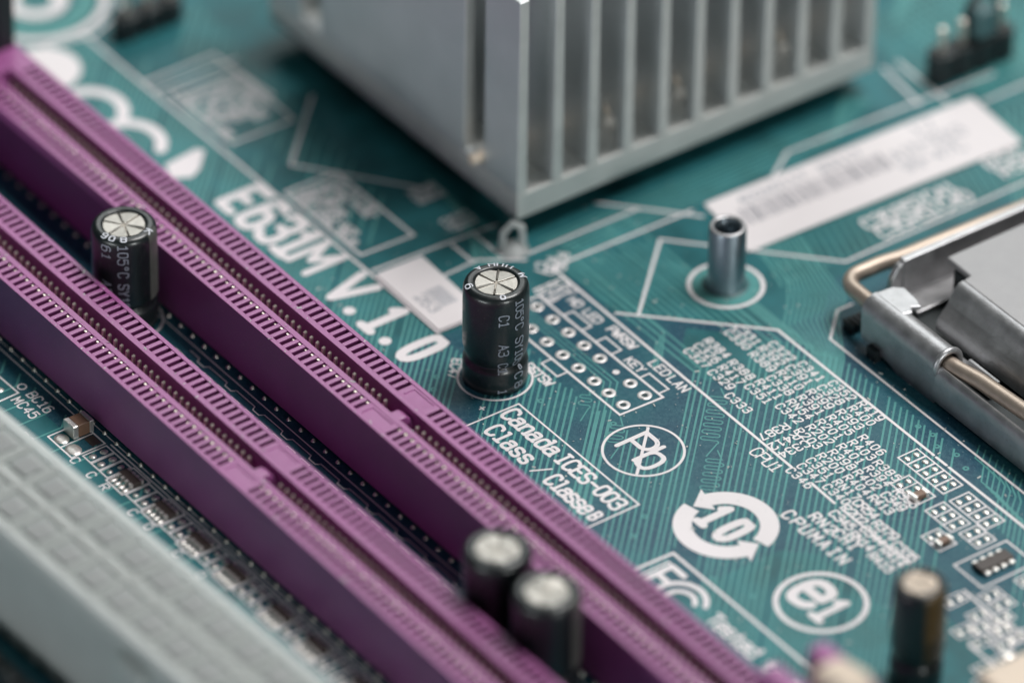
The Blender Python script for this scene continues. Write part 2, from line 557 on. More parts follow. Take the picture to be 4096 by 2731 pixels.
# long outline lines
line([(-6.3, 24.2), (-6.75, 7.5), (31.4, 7.05)])
line([(34.6, 7.05), (38.0, 6.95)])
line([(39.2, 6.95), (49.0, 7.0)])
line([(-9.9, 6.6), (-9.6, 20.3)])
line([(-12.8, 17.3), (-4.9, 24.5)])
line([(4.2, 9.7), (-4.31, 18.8), (9.0, 31.2), (8.9, 56.5)])
line([(2.7, 8.1), (13.87, 19.1), (37.7, 19.0)])
line([(38.1, 19.0), (39.6, 19.0)])
line([(40.0, 19.0), (60.0, 19.0)])
line([(14.76, 27.5), (14.7, 25.7), (17.9, 22.3), (62, 22.2)], 0.26)
line([(-6.3, 34.3), (-8.6, 37.8), (-7.7, 56.9), (-7.3, 63.0)])
line([(-14.4, 54.6), (-7.4, 53.6)]); line([(-14.4, 56.4), (-5.9, 56.1)])
line([(-4.1, 59.0), (-4.0, 72.0)])
# left long line and cross lines
line([(-66.0, -7.4), (-4.7, -7.4)], 0.32)
line([(-53.3, -7.2), (-53.3, 2.6)]); line([(-55.2, -7.2), (-55.2, 1.2)]); line([(-55.2, 1.2), (-46.0, 2.0)])
line([(-66.3, -11.7), (-65.2, -6.6), (-66.5, -3.2), (-68.7, -0.6), (-72.5, 0.9)])
line([(-43.7, 5.2), (-35.3, -3.3), (-25.0, 4.6)])
line([(-52.0, -6.2), (-51.6, 1.4), (-41.4, 1.3), (-41.6, -6.0), (-52.0, -6.2)])
line([(-31.8, -6.4), (-31.7, -0.4), (-18.8, -0.3), (-19.1, -6.4), (-31.8, -6.4)])
line([(-16.4, -6.9), (-15.5, 7.2)]); line([(-11.7, -2.2), (-11.9, 2.2)]); line([(-15.3, 1.8), (-12.0, 1.8)]); line([(-15.3, 4.6), (-11.0, 4.6)])
line([(-12.0, 2.2), (-9.2, 6.2)])
# fine print inside the two framed blocks (table of tiny text)
for x0, x1, y0, y1, rows in ((-51.0, -42.4, -5.3, 0.6, 7), (-31.0, -19.8, -5.7, -1.1, 6)):
    for r in range(rows):
        yy = y0 + (y1 - y0) * r / (rows - 1)
        x = x0
        while x < x1 - 1.2:
            n = random.randint(3, 6)
            wds = ''.join(random.choice('C1R2U3B4L5') for _ in range(n))
            if x + n * 0.62 > x1: break
            if not (rows == 6 and r in (2, 3) and abs(x - (x0 + x1) / 2) < 1.7):
                text(wds, x, yy - 0.35, 0.72, lw=0.16, adv=0.62)
            x += n * 0.62 + 0.5
for cx, cy in ((-23.5, 4.5), (-17.9, 4.4)):
    for k in range(3):
        text(random.choice(['C21', 'R58', 'C37', 'BC9']), cx - 1.3, cy - 1.3 + k * 1.1, 0.85, lw=0.18)
# names: board name
big = dict(h=4.6, lw=0.95)
for ch, cx, cy in (('E', -33.2, -10.3), ('6', -30.0, -10.3), ('3', -27.1, -10.3), ('1', -24.3, -10.3), ('M', -21.2, -10.2), ('V', -15.2, -10.4),
                   ('1', -9.4, -10.5), ('0', -3.5, -10.4)):
    wd = 0.42 if ch in 'E63' else 0.48
    if ch == 'M': wd = 0.62
    if ch == 'V': wd = 0.55
    if ch == '0': wd = 0.34
    text(ch, cx - big['h'] * wd / 2, cy - big['h'] / 2, big['h'], lw=0.98 if ch != 'M' else 0.8, wid=wd)
for cx in (-12.4, -6.5):
    MB().lathe([(0.0, 0.036), (0.62, 0.036)], n=20, c=(cx, -12.5, 0)).build("printed_dot", M['silk'], board, fixn=False)
# CE mark and its neighbours, half hidden behind the upper slot
def arc(cx, cy, r, a0, a1, n=20):
    return [(cx + r * cos(radians(a0 + (a1 - a0) * k / n)), cy + r * sin(radians(a0 + (a1 - a0) * k / n))) for k in range(n + 1)]
line(arc(-54.3, -14.6, 3.6, 40, 320), 1.25, name="printed_mark")
line(arc(-47.6, -14.6, 3.6, 40, 320), 1.25, name="printed_mark")
line([(-51.0, -14.6), (-47.9, -14.6)], 1.2, name="printed_mark", z=0.04)
MB().lathe([(0, 0.036), (3.9, 0.036)], n=40, c=(-63.0, -14.2, 0)).build("printed_mark", M['silk'], board, fixn=False)
MB().prism([(-42.4, -13.4), (-40.2, -14.2), (-39.2, -12.4), (-39.9, -11.0), (-42.2, -8.8), (-42.9, -9.4)], 'z', 0.01, 0.032).build("printed_mark", M['silk'], board)

# front panel header: holes, frame, captions
HOLE = MB().lathe([(0.30, 0.015), (0.34, 0.06), (0.5, 0.075), (0.66, 0.055), (0.71, 0.012)], n=28).mesh("pin_hole_ring")
HOLE.materials.append(M['palesolder'])
HOLED = MB().lathe([(0.0, 0.012), (0.31, 0.012)], n=20).mesh("pin_hole_centre")
HOLED.materials.append(M['hole'])
for r in (0, 1):
    for i in range(-1, 7):
        if (r, i) == (1, 4):
            continue
        o = link("pin_hole", HOLE, board, (2.52 * i if i < 5 else 10.07 + (i - 4) * 2.28, 2.55 * r, 0), smooth=True)
        link("hole_centre", HOLED, o)
MB().lathe([(0.0, 0.036), (0.36, 0.036)], n=20, c=(10.2, 2.5, 0)).build("printed_dot", M['silk'], board, fixn=False)
line([(-3.8, -1.2), (15.7, -1.2), (15.9, 3.75), (-3.8, 3.75)], 0.26, closed=True)
for pts in ([(4.95, -1.35), (4.98, -2.45), (7.5, -2.45), (7.5, -1.35)], [(0.1, 3.9), (0.1, 4.95), (3.05, 4.95), (3.05, 3.9)],
            [(5.25, 3.9), (5.25, 5.0), (7.7, 5.0), (7.7, 3.9)], [(12.2, 3.9), (12.2, 4.95), (15.2, 4.95), (15.2, 3.9)]):
    line(pts, 0.2)
text("RSTSW", 4.4, -4.2, 1.0, lw=0.22, adv=0.78)
text("HD LED", -1.6, 5.5, 1.0, lw=0.2, adv=0.78); text("PWRSW", 4.3, 5.75, 1.0, lw=0.22, adv=0.8)
text("KEY", 9.2, 4.2, 0.95, lw=0.2, adv=0.85)
text("LED", 10.9, 5.75, 1.0, lw=0.2, adv=0.9); text("LAN", 13.9, 5.7, 1.0, lw=0.2, adv=0.9)
for k, s in enumerate(("BC8", "R31", "C52")):
    text(s, -4.8, 3.9 + 1.25 * k, 0.95, rot=0, lw=0.2)
for k, s in enumerate(("R29", "R30", "C7")):
    text(s, -8.2, 9.4 - 1.3 * k, 0.95, rot=-45, lw=0.2)
# capacitor ring, sign and name
MB().ring(4.2, -7.35, 3.45, 3.68, 0.035).build("printed_ring", M['silk'], board, fixn=False)
text("+", 7.1, -11.6, 0.85, lw=0.16)
text("EC47", -0.5, -8.9, 0.95, rot=-45, lw=0.17, adv=0.78)
MB().ring(-23.7, -30.65, 3.45, 3.68, 0.035).build("printed_ring", M['silk'], board, fixn=False)
# boxed class notice
line([(8.6, -17.0), (8.8, -7.95), (27.6, -7.95), (27.6, -14.1), (8.6, -14.1)], 0.2)
text("Canada", 9.2, -10.35, 1.75, lw=0.36, adv=1.34, wid=0.56)
text("ICES-003", 17.6, -10.35, 1.65, lw=0.34, adv=1.19, wid=0.56)
text("Class", 10.3, -13.05, 1.75, lw=0.36, adv=1.3, wid=0.55); text("/", 17.7, -13.0, 1.5, lw=0.2); text("Classe", 19.6, -13.05, 1.7, lw=0.35, adv=1.06, wid=0.5); text("B", 26.35, -13.0, 1.4, lw=0.32, wid=0.4)
# lead free mark
MB().ring(21.35, -2.7, 3.72, 3.98, 0.035, 64).build("printed_ring", M['silk'], board, fixn=False)
line([(18.85, -0.25), (23.85, -5.35)], 0.3, name="printed_line", z=0.052)
text("P", 19.3, -4.3, 3.5, lw=0.48, wid=0.6); text("b", 21.9, -4.3, 3.5, lw=0.48, wid=0.55)
# recycling period mark
CX, CY = 34.72, -3.25
MB().ring(CX, CY, 3.15, 4.95, 0.036, 40, radians(14), radians(166)).build("printed_ring", M['silk'], board, fixn=False)
MB().ring(CX, CY, 3.15, 4.95, 0.036, 40, radians(194), radians(346)).build("printed_ring", M['silk'], board, fixn=False)
for a in (166, 346):
    r0, r1, rm = 2.45, 5.75, 4.05
    pp = [(CX + r * cos(radians(a + d)), CY + r * sin(radians(a + d))) for r, d in ((r0, 0), (r1, 0), (rm, 25))]
    MB().prism(pp, 'z', 0.012, 0.042).build("printed_arrow", M['silk'], board)
text("1", 32.3, -5.0, 3.5, lw=0.85, wid=0.40); text("0", 35.1, -5.0, 3.5, lw=0.9, wid=0.38)
# e1 mark
MB().ring(48.75, -3.1, 3.92, 4.42, 0.035, 56).build("printed_ring", M['silk'], board, fixn=False)
text("e", 45.9, -4.6, 4.6, lw=1.0, wid=0.6); text("1", 49.2, -4.9, 3.6, lw=0.75, wid=0.5)
# FCC style mark in a frame with two lines of small print
line([(34.9, -18.0), (35.2, -9.75), (62.0, -9.75)], 0.32)
line([(36.0, -17.0), (36.0, -10.9), (37.2, -10.9)], 0.25)
text("F", 36.7, -14.6, 3.6, lw=0.62, wid=0.5)
line(arc(41.0, -13.6, 2.6, 35, 325), 0.55, name="printed_mark"); line(arc(41.1, -13.6, 1.5, 35, 325), 0.5, name="printed_mark")
text("Tested to", 44.6, -13.2, 1.5, lw=0.3, adv=1.15); text("Comply", 56.0, -13.2, 1.5, lw=0.3, adv=1.15); text("FC Standards", 44.6, -16.0, 1.5, lw=0.3, adv=1.15)
# standoff ring
MB().ring(5.3, 19.45, 3.38, 3.8, 0.035, 56).build("printed_ring", M['silk'], board, fixn=False)
MB().lathe([(0, 0.031), (3.26, 0.031)], n=48, c=(5.3, 19.45, 0)).build("solder_land", M['maskdark'], board, fixn=False)
# mounting hole rings
MB().ring(HX, HY, HR + 0.15, 3.3, 0.03).build("plated_ring", M['silk'], board, fixn=False)
board.children[-1].data.materials[0] = M['trace']
MB().ring(HX, HY, 4.3, 6.0, 0.03, 56, radians(-60), radians(100)).build("printed_ring", M['trace'], board, fixn=False)
MB().ring(HX, HY, 6.6, 7.5, 0.03, 56, radians(-60), radians(70)).build("printed_ring", M['silk'], board, fixn=False)

# component designators right of the long line
COLS = {11.2: [(9.7, "C327"), (10.95, "C326"), (12.2, "R384"), (14.6, "C330"), (15.85, "C331")],
        15.2: [(9.5, "C329"), (10.75, "R417"), (12.0, "R388"), (14.4, "R389"), (15.65, "R392"), (16.9, "C322")],
        19.1: [(8.6, "C333"), (11.0, "C351"), (12.25, "R411"), (13.5, "C338"), (14.75, "R410"), (16.0, "C391"), (17.25, "C341")],
        23.2: [(11.5, "C342"), (12.75, "RN54"), (14.0, "R391"), (15.25, "R399"), (16.5, "C328"), (17.75, "C352")],
        27.3: [(10.6, "R203"), (11.85, "R202"), (13.1, "R201"), (14.35, "R405"), (15.6, "R393"), (16.85, "R400"), (18.0, "R419")],
        31.5: [(6.25, "C346"), (7.5, "C347"), (8.72, "C351"), (9.94, "R200"), (11.16, "R398"), (12.38, "R401"), (13.6, "R403"), (14.85, "R406")],
        35.4: [(7.5, "C340"), (8.72, "RN17"), (9.94, "R404"), (11.16, "R402"), (12.38, "R394"), (13.6, "R385")]}
des = [(t_, x_, y_) for x_, l_ in COLS.items() for y_, t_ in l_]
for s, x, y in des:
    text(s, x + random.uniform(-0.12, 0.12), y, 0.86, lw=0.18, adv=0.91)
for s, x, y in (("R387", 25.9, 10.3), ("R412", 27.9 - 0.3, 10.2), ("C334", 29.1, 10.2)):
    text(s, x - 0.2, y + 0.35, 0.95, rot=-90, lw=0.19, adv=0.88)
text("CPU1", 27.3, 5.2, 1.25, lw=0.19, adv=0.98)
text("CPUMAIN", 36.5, 1.8, 1.25, lw=0.26, adv=1.35); text("RN2", 38.2, 3.7, 1.1, lw=0.25); text("CHI", 41.4, 3.9, 1.1, lw=0.25)
for k, s in enumerate(("C345", "R202", "CR54", "RN14", "C344", "R379", "R415", "R414", "C335")):
    text(s, 38.9 + (k // 3) * 3.5, 5.5 + (k % 3) * 1.4 - 0.5 * (k // 3), 0.95, lw=0.22, adv=0.8)
for k, s in enumerate(("R413", "C349", "R396")):
    text(s, 39.2 + 0.3 * k, 9.9 + k * 1.25, 0.9, lw=0.2, adv=0.8)
# near the socket label
for k, (u1, u2) in enumerate((("C36", "C35"), ("R52", "R51"), ("C41", "C40"))):
    text(u1, 6.2, 36.4 + 3.9 * k, 1.6, rot=90, lw=0.3, adv=1.2)
    text(u2, 8.2, 36.7 + 3.9 * k, 1.6, rot=90, lw=0.3, adv=1.2)
text("R55", 5.4, 52.5, 1.6, rot=90, lw=0.3); text("R56", 7.2, 52.8, 1.6, rot=90, lw=0.3)
# strip left of the lower slot
line([(-40.0, -43.0), (-11.0, -43.0)], 0.16); line([(-8.3, -42.75), (58, -42.75)], 0.16); line([(-40.0, -42.3), (58, -42.3)], 0.12)
text("BC16", -19.3, -45.0, 1.0, lw=0.18, adv=0.92); text("MC45", -19.4, -46.6, 1.0, lw=0.18, adv=0.92)
text("RCUT", -14.6, -49.2, 1.0, lw=0.18, adv=0.92)
for s, x in (("C", -8.6), ("C", -5.9), ("R", -3.7), ("C", 1.0), ("O", 3.6), ("C", 8.4), ("O", 12.2)):
    text(s, x, -47.2, 0.85, lw=0.15, wid=0.75)
line([(-24.5, -45.5), (-20.0, -45.4), (-19.9, -48.6)], 0.2); MB().ring(-20.6, -44.6, 0.32, 0.5, 0.035, 24).build("printed_ring", M['silk'], board, fixn=False)
# middle strip between the slots
line([(-30, -27.75), (62, -27.75)], 0.14)
zz = [(-16.0, -28.45)]
x = -16.0
while x < 60:
    zz += [(x + 1.5, -28.45), (x + 1.8, -28.9), (x + 2.8, -28.9), (x + 3.1, -28.45)]
    x += 4.6
    zz += [(x, -28.45)]
line(zz, 0.12)
k = 0
x = -17.0
while x < 31:
    line([(x, -29.4), (x + 1.3, -29.4), (x + 1.3, -31.2), (x, -31.2)], 0.13, closed=True)
    if k % 2: text(random.choice(["330", "470", "103", "R33"]), x + 0.3, -33.9, 0.8, lw=0.14)
    k += 1
    x += 2.3

# ------------------------------------------------------------------ copper traces under the mask (stuff)
TR = MB()
TZ = [0]
def trace(pts, w=0.24):
    w *= 0.84
    TZ[0] = (TZ[0] + 1) % 23
    TR.ribbon(pts, w, 0.008 + 0.0009 * TZ[0], cap=False)
def diag(s, y_top, y_bot, head=0.0, w=0.24, tail=0.0):
    """a run along (1,-1) on the line x+y=s, optionally bending into -x (head) or +x (tail)"""
    p = []
    if head: p.append((s - y_top - head, y_top))
    p += [(s - y_top, y_top), (s - y_bot, y_bot)]
    if tail: p.append((s - y_bot + tail, y_bot))
    trace(p, w)
rnd = random.Random(3)
# bundle that comes along x between the header and the long line, then turns 45 degrees
s = 22.6
yy = 8.6
for i in range(13):
    y0 = yy + 0.8 * i
    if 25.4 < 22.9 + 0.88 * i < 29.6: continue
    diag(22.9 + 0.88 * i + (0.0 if i % 4 else 0.15), y0, -19.0, head=24 + rnd.uniform(-4, 2))
# right bundle that runs up to the socket
for i in range(44):
    s = 34.6 + 0.88 * i
    if s > 60: continue
    if i % 11 in (5,): continue
    yt = 21.4 - 0.06 * (i % 5) if i > 8 else 19.0 + 0.28 * i
    diag(s, yt, -19.0 - rnd.uniform(0, 3), head=(9.0 + 0.6 * i if i < 6 else 0))
# socket escape curves
for i in range(8):
    trace([(39 + i * 0.9, 23.5), (40.3 + i * 0.9, 21.9), (41.6 + i * 0.9, 21.9 - 0.1 * i), (43.4 + i * 0.85, 20.1 - 0.1 * i), (46 + i * 0.8, 20.1 - 0.1 * i), (49 + i * 0.8, 17.0 - 0.1 * i)], 0.2)
# header field
for i in range(-5, 26):
    s = -18.0 + 0.86 * i
    if 13.8 < s + 18.5 < 15.4 or 9.0 < s + 18.5 < 10.2: continue
    yt = rnd.choice([-1.8, -2.0, -2.4, -2.8])
    diag(s + 18.5, yt, -19.5, w=0.26 if i < 14 else 0.22)
for i in range(3):
    diag(11.4 + 0.9 * i, 0.7 + 0.5 * i, -19.0, head=14, w=0.2)
for i in range(0):
    diag(8.8 + 0.72 * i + 6.5, 3.15 - 0.18 * i, -6.0, head=10, w=0.2)
# dense left field: short diagonals between the slot and the long line
for i in range(98):
    s = -84.0 + 0.78 * i
    if i % 13 == 7: continue
    diag(s, -7.7 + rnd.choice([0, 0, 0, 3.0]) if s < -22 else -7.7, -19.6, w=0.27)
for i in range(14):
    y0 = 8.6 + 0.72 * i
    trace([(-9.0 + 0.2 * i, y0), (-0.5 - 0.35 * i + 9, y0), (12 - 0.35 * i, y0 - 3.0)] if i < 3 else [(-12.0 + 0.9 * i, y0), (2.0 + 0.85 * i, y0)], 0.24)
# around the standoff: wavy runs towards the socket
for i in range(11):
    o = 0.72 * i
    trace([(-3.0 + o * 0.4, 26.0 + o), (3.0 - o * 0.1, 25.2 + o * 0.75), (8.5, 25.0 + o * 0.6 - 0.5), (11.0 + o * 0.35, 22.6 + o * 0.7), (13.6 + o * 0.25, 20.0 + o * 0.72), (19 + o * 0.3, 19.6 + o * 0.25), (23 + o * .3, 15.6 + o * .25)], 0.24)
for i in range(36):
    y0 = 26.0 + 0.95 * i
    trace([(-4.6, y0), (1.8, y0), (8.6, y0 - 6.8 + 4.5)], 0.26)
for i in range(9):
    trace([(-26 + 1.1 * i, 6.4 - 0.15 * i), (-12.5 + i * 0.2, 6.3 - 0.62 * i), (-7.2 + 0.2 * i, 1.0 - 0.6 * i), (-4.5, 0.2 - 0.75 * i)], 0.26)
for i in range(20):
    trace([(-64 + 2.0 * i, 5.0 - 0.2 * i), (-58 + 2.0 * i, -1.0 - 0.2 * i)], 0.3)
for i in range(30):
    diag(36.0 + 0.9 * i + 34, 16.5, 9.0, w=0.22)
for i in range(36):
    trace([(-12.0, 60.0 + 0.8 * i), (-2.0 + 0.2 * i, 60 + 0.8 * i), (12, 50 + 0.6 * i)], 0.26)
for i in range(7):
    trace([(-11.0 + 0.62 * i, 9.0 + 0.4 * i), (-11.0 + 0.62 * i, 46.0 - 0.6 * i), (-14.5 + 0.62 * i, 50.0)], 0.26)
for i in range(16):
    trace([(-30.0 + 1.1 * i, 75.0), (-22.0 + 1.1 * i, 67.0), (-22.0 + 1.1 * i, 58.0 - 0.3 * i)], 0.3)
for i in range(14):
    trace([(-6.0, 60.5 + 0.9 * i), (-20.0 - 0.5 * i, 60.5 + 0.9 * i), (-28 - 0.5 * i, 68.5 + 0.9 * i)], 0.3)
# strip in front of the lower slot
for i in range(34):
    trace([(-38 + 2.6 * i, -43.6), (-36.6 + 2.6 * i, -45.0), (-36.6 + 2.6 * i, -52)], 0.26)
# serpentines
def serp(x0, y0, n, amp=0.88, step=0.52, w=0.17):
    """delay line: meanders across the (1,-1) run"""
    p = [(x0 - 1.0, y0 + 1.0)]
    for i in range(n * 2):
        sg = 1 if i % 2 else -1
        d = i * step
        e = amp - step / 2
        q_ = [(d, -sg * e), (d, sg * e)] + [(d + step / 2 - step / 2 * cos(t), sg * (e + step / 2 * sin(t))) for t in (0.5, 1.05, 1.57, 2.1, 2.64)]
        p += [(x0 + (u + v) / 1.4142, y0 + (-u + v) / 1.4142) for u, v in q_]
    d = n * step * 2
    p.append((x0 + (d + 2) / 1.4142, y0 - (d + 2) / 1.4142))
    trace(p, w)
serp(18.9, 8.1, 7); serp(26.3, 2.0, 6); serp(16.9, -2.3, 3, 0.7); serp(11.4, -1.9, 2, 0.6); trace([(15.4, 10.0), (34.6, -9.2)], 0.2); trace([(17.6, 11.4), (38.4, -9.4)], 0.2)
TR.build("copper_trace", M['trace'], board, kind="stuff", fixn=False)
# copper planes under the mask: the lighter teal fields
for pts in ([(-110, -22), (-2.5, -22), (-4.0, -9.5), (-4.0, 8.0), (3.0, 8.0), (14.0, 19.0), (14.0, 24.5), (10.5, 28.5), (10.5, 120), (-110, 120)],
            [(12.0, 8.6), (16.0, 8.6), (21.5, 14.0), (21.5, 18.4), (15.0, 18.4), (8.5, 12.2)],
            [(43.0, -22), (120, -22), (120, 5.0), (56.0, 5.0), (52.0, 1.0), (43.0, 1.0), (40.5, -1.5), (40.5, -12.0), (30.5, -22)],
            [(-60, -55), (60, -55), (60, -45.2), (-60, -45.2)]):
    MB().add([(x, y, 0.004) for x, y in pts], [tuple(range(len(pts)))]).build("copper_plane", M['pour'], board, fixn=False)
# via pads
VIA = MB().lathe([(0.13, 0.014), (0.16, 0.03), (0.30, 0.03), (0.33, 0.012)], n=14).mesh("via_pad")
VIA.materials.append(M['trace'])
for x, y in [(0.9, -11.8), (2.3, -13.2), (6.9, -9.2), (13.7, 6.5), (16.4, -2.5), (9.6, -6.0), (33.4, 20.6), (35.2, 20.9), (36.8, 20.1), (38.9, 20.8), (41.0, 20.2), (29.3, -8.6), (31.0, -11.2), (44.5, -7.5), (40.3, -9.0),
             (6.8, 12.7), (9.6, 15.2), (-4.9, 12.1), (-8.6, 15.9)]:
    link("via_pad", VIA, board, (x, y, 0), smooth=True)

# solder pads with silkscreen boxes
PAD = MB().lathe([(0.48, 0.012), (0.42, 0.07), (0.26, 0.115), (0.0, 0.13)], n=14).mesh("solder_pad")
PAD.materials.append(M['solder'])
PADB = MB().box(-0.45, 0.45, -0.4, 0.4, 0.01, 0.05).mesh("bare_pad")
PADB.materials.append(M['maskdark'])
def pad(x, y, sx=1.0, sy=1.0, rot=0):
    o = link("solder_pad", PAD, board, (x, y, 0), smooth=True)
    o.scale = (sx, sy, 1)
    o.rotation_euler = (0, 0, rot)
    return o
def part_box(x, y, w, h, pads='y', lw=0.17, s=1.0):
    """silkscreen frame w (along x) by h (along y) with two pads on its long axis"""
    x0, x1, y0, y1 = x - w / 2, x + w / 2, y - h / 2, y + h / 2
    line([(x0, y0), (x1, y0), (x1, y1), (x0, y1)], lw, closed=True)
    if pads == 'y':
        pad(x, y - h * 0.24, w * 0.62 * s, h * 0.40 * s * 0.8); pad(x, y + h * 0.24, w * 0.62 * s, h * 0.40 * s * 0.8)
    else:
        pad(x - w * 0.24, y, w * 0.34 * s, h * 0.7 * s); pad(x + w * 0.24, y, w * 0.34 * s, h * 0.7 * s)
# right: the group below the CPU printing
for i in range(5):
    part_box(36.7 + 1.36 * i, 17.2, 1.3, 2.3)
for i in range(3):
    part_box(39.4 + 1.3 * i, 14.1, 1.3, 2.2)
for i in range(4):
    part_box(44.6 + 1.32 * i, 17.0, 1.28, 2.3)
for i in range(3):
    part_box(44.4 + 1.32 * i, 14.2, 1.28, 2.2)
for i in range(2):
    part_box(48.9 + 1.4 * i, 14.6, 1.3, 2.2)
for i in range(2):
    part_box(47.2 + 1.4 * i, 11.4, 1.3, 2.0)
for x, y in ((57.0, 10.2), (58.6, 10.2), (57.2, 14.4), (58.8, 14.6), (56.2, 17.6), (57.6, 17.8), (60.5, 13.0), (62.0, 13.0), (61.0, 8.0), (63.0, 8.2), (66.5, 6.5), (67.0, 9.5), (59.5, 5.0), (55.6, 7.0)):
    part_box(x, y, 1.35, 2.2)
rp = random.Random(5)
for i in range(11):
    for j in range(3):
        if rp.random() < 0.25: continue
        x, y = 57.0 + 1.55 * i, 10.6 - 1.1 * i + 2.5 * j - 2.0
        if hypot(x - 62.4, y + 3.1) < 4.0 or (x < 60 and y > 7.5): continue
        part_box(x, y, 1.35, 2.1, s=rp.uniform(0.8, 1.1))
for x, y in ((58.9, -7.8), (60.6, -9.0), (57.4, -8.8), (62.2, -8.2), (66.0, 2.6), (69.0, 5.2), (64.5, 6.0)):
    pad(x, y, 1.3, 1.3)
line([(55.0, 8.6), (61.5, 8.3)], 0.3); line([(61.5, 4.0), (68.5, 4.2)], 0.3)
# left strip
for x, w in ((-11.75, 2.05), (-9.75, 1.95)):
    x0, x1 = x - w / 2, x + w / 2
    line([(x0, -46.85), (x1, -46.85), (x1, -43.1), (x0, -43.1)], 0.18, closed=True)
pad(-9.75, -46.0, 1.9, 1.6); MB().box(-10.5, -9.1, -44.3, -43.3, 0.01, 0.05).build("bare_pad", M['resist'], board)
x = -7.8
ROW = "ssanasnssnasnssanssnsasnssanss"
arrays = []
for ch in ROW:
    if x > 46: break
    if ch in 's':
        part_box(x, -44.5, 1.25, 2.65); x += 1.42
    elif ch == 'a':
        part_box(x, -44.5, 1.25, 2.65, s=0.8); x += 1.42
    else:
        x += 0.75
        line([(x - 1.35, -46.1), (x + 1.35, -46.1), (x + 1.35, -43.0), (x - 1.35, -43.0)], 0.17, closed=True)
        for k in range(4):
            pad(x - 0.96 + 0.64 * k, -45.5, 0.62, 1.05)
        arrays.append(x)
        x += 2.15
for x, y in ((41.5, -47.6), (43.5, -47.6), (46.5, -46.8), (48.5, -47.2), (33.2, -47.0), (50.8, -46.4), (52.5, -47.4)):
    pad(x, y, 1.5, 1.5)
for x, y in ((-22.6, -46.6), (-21.4, -46.6), (-22.6, -48.4), (-18.6, -48.8)):
    pad(x, y, 0.9, 0.9)


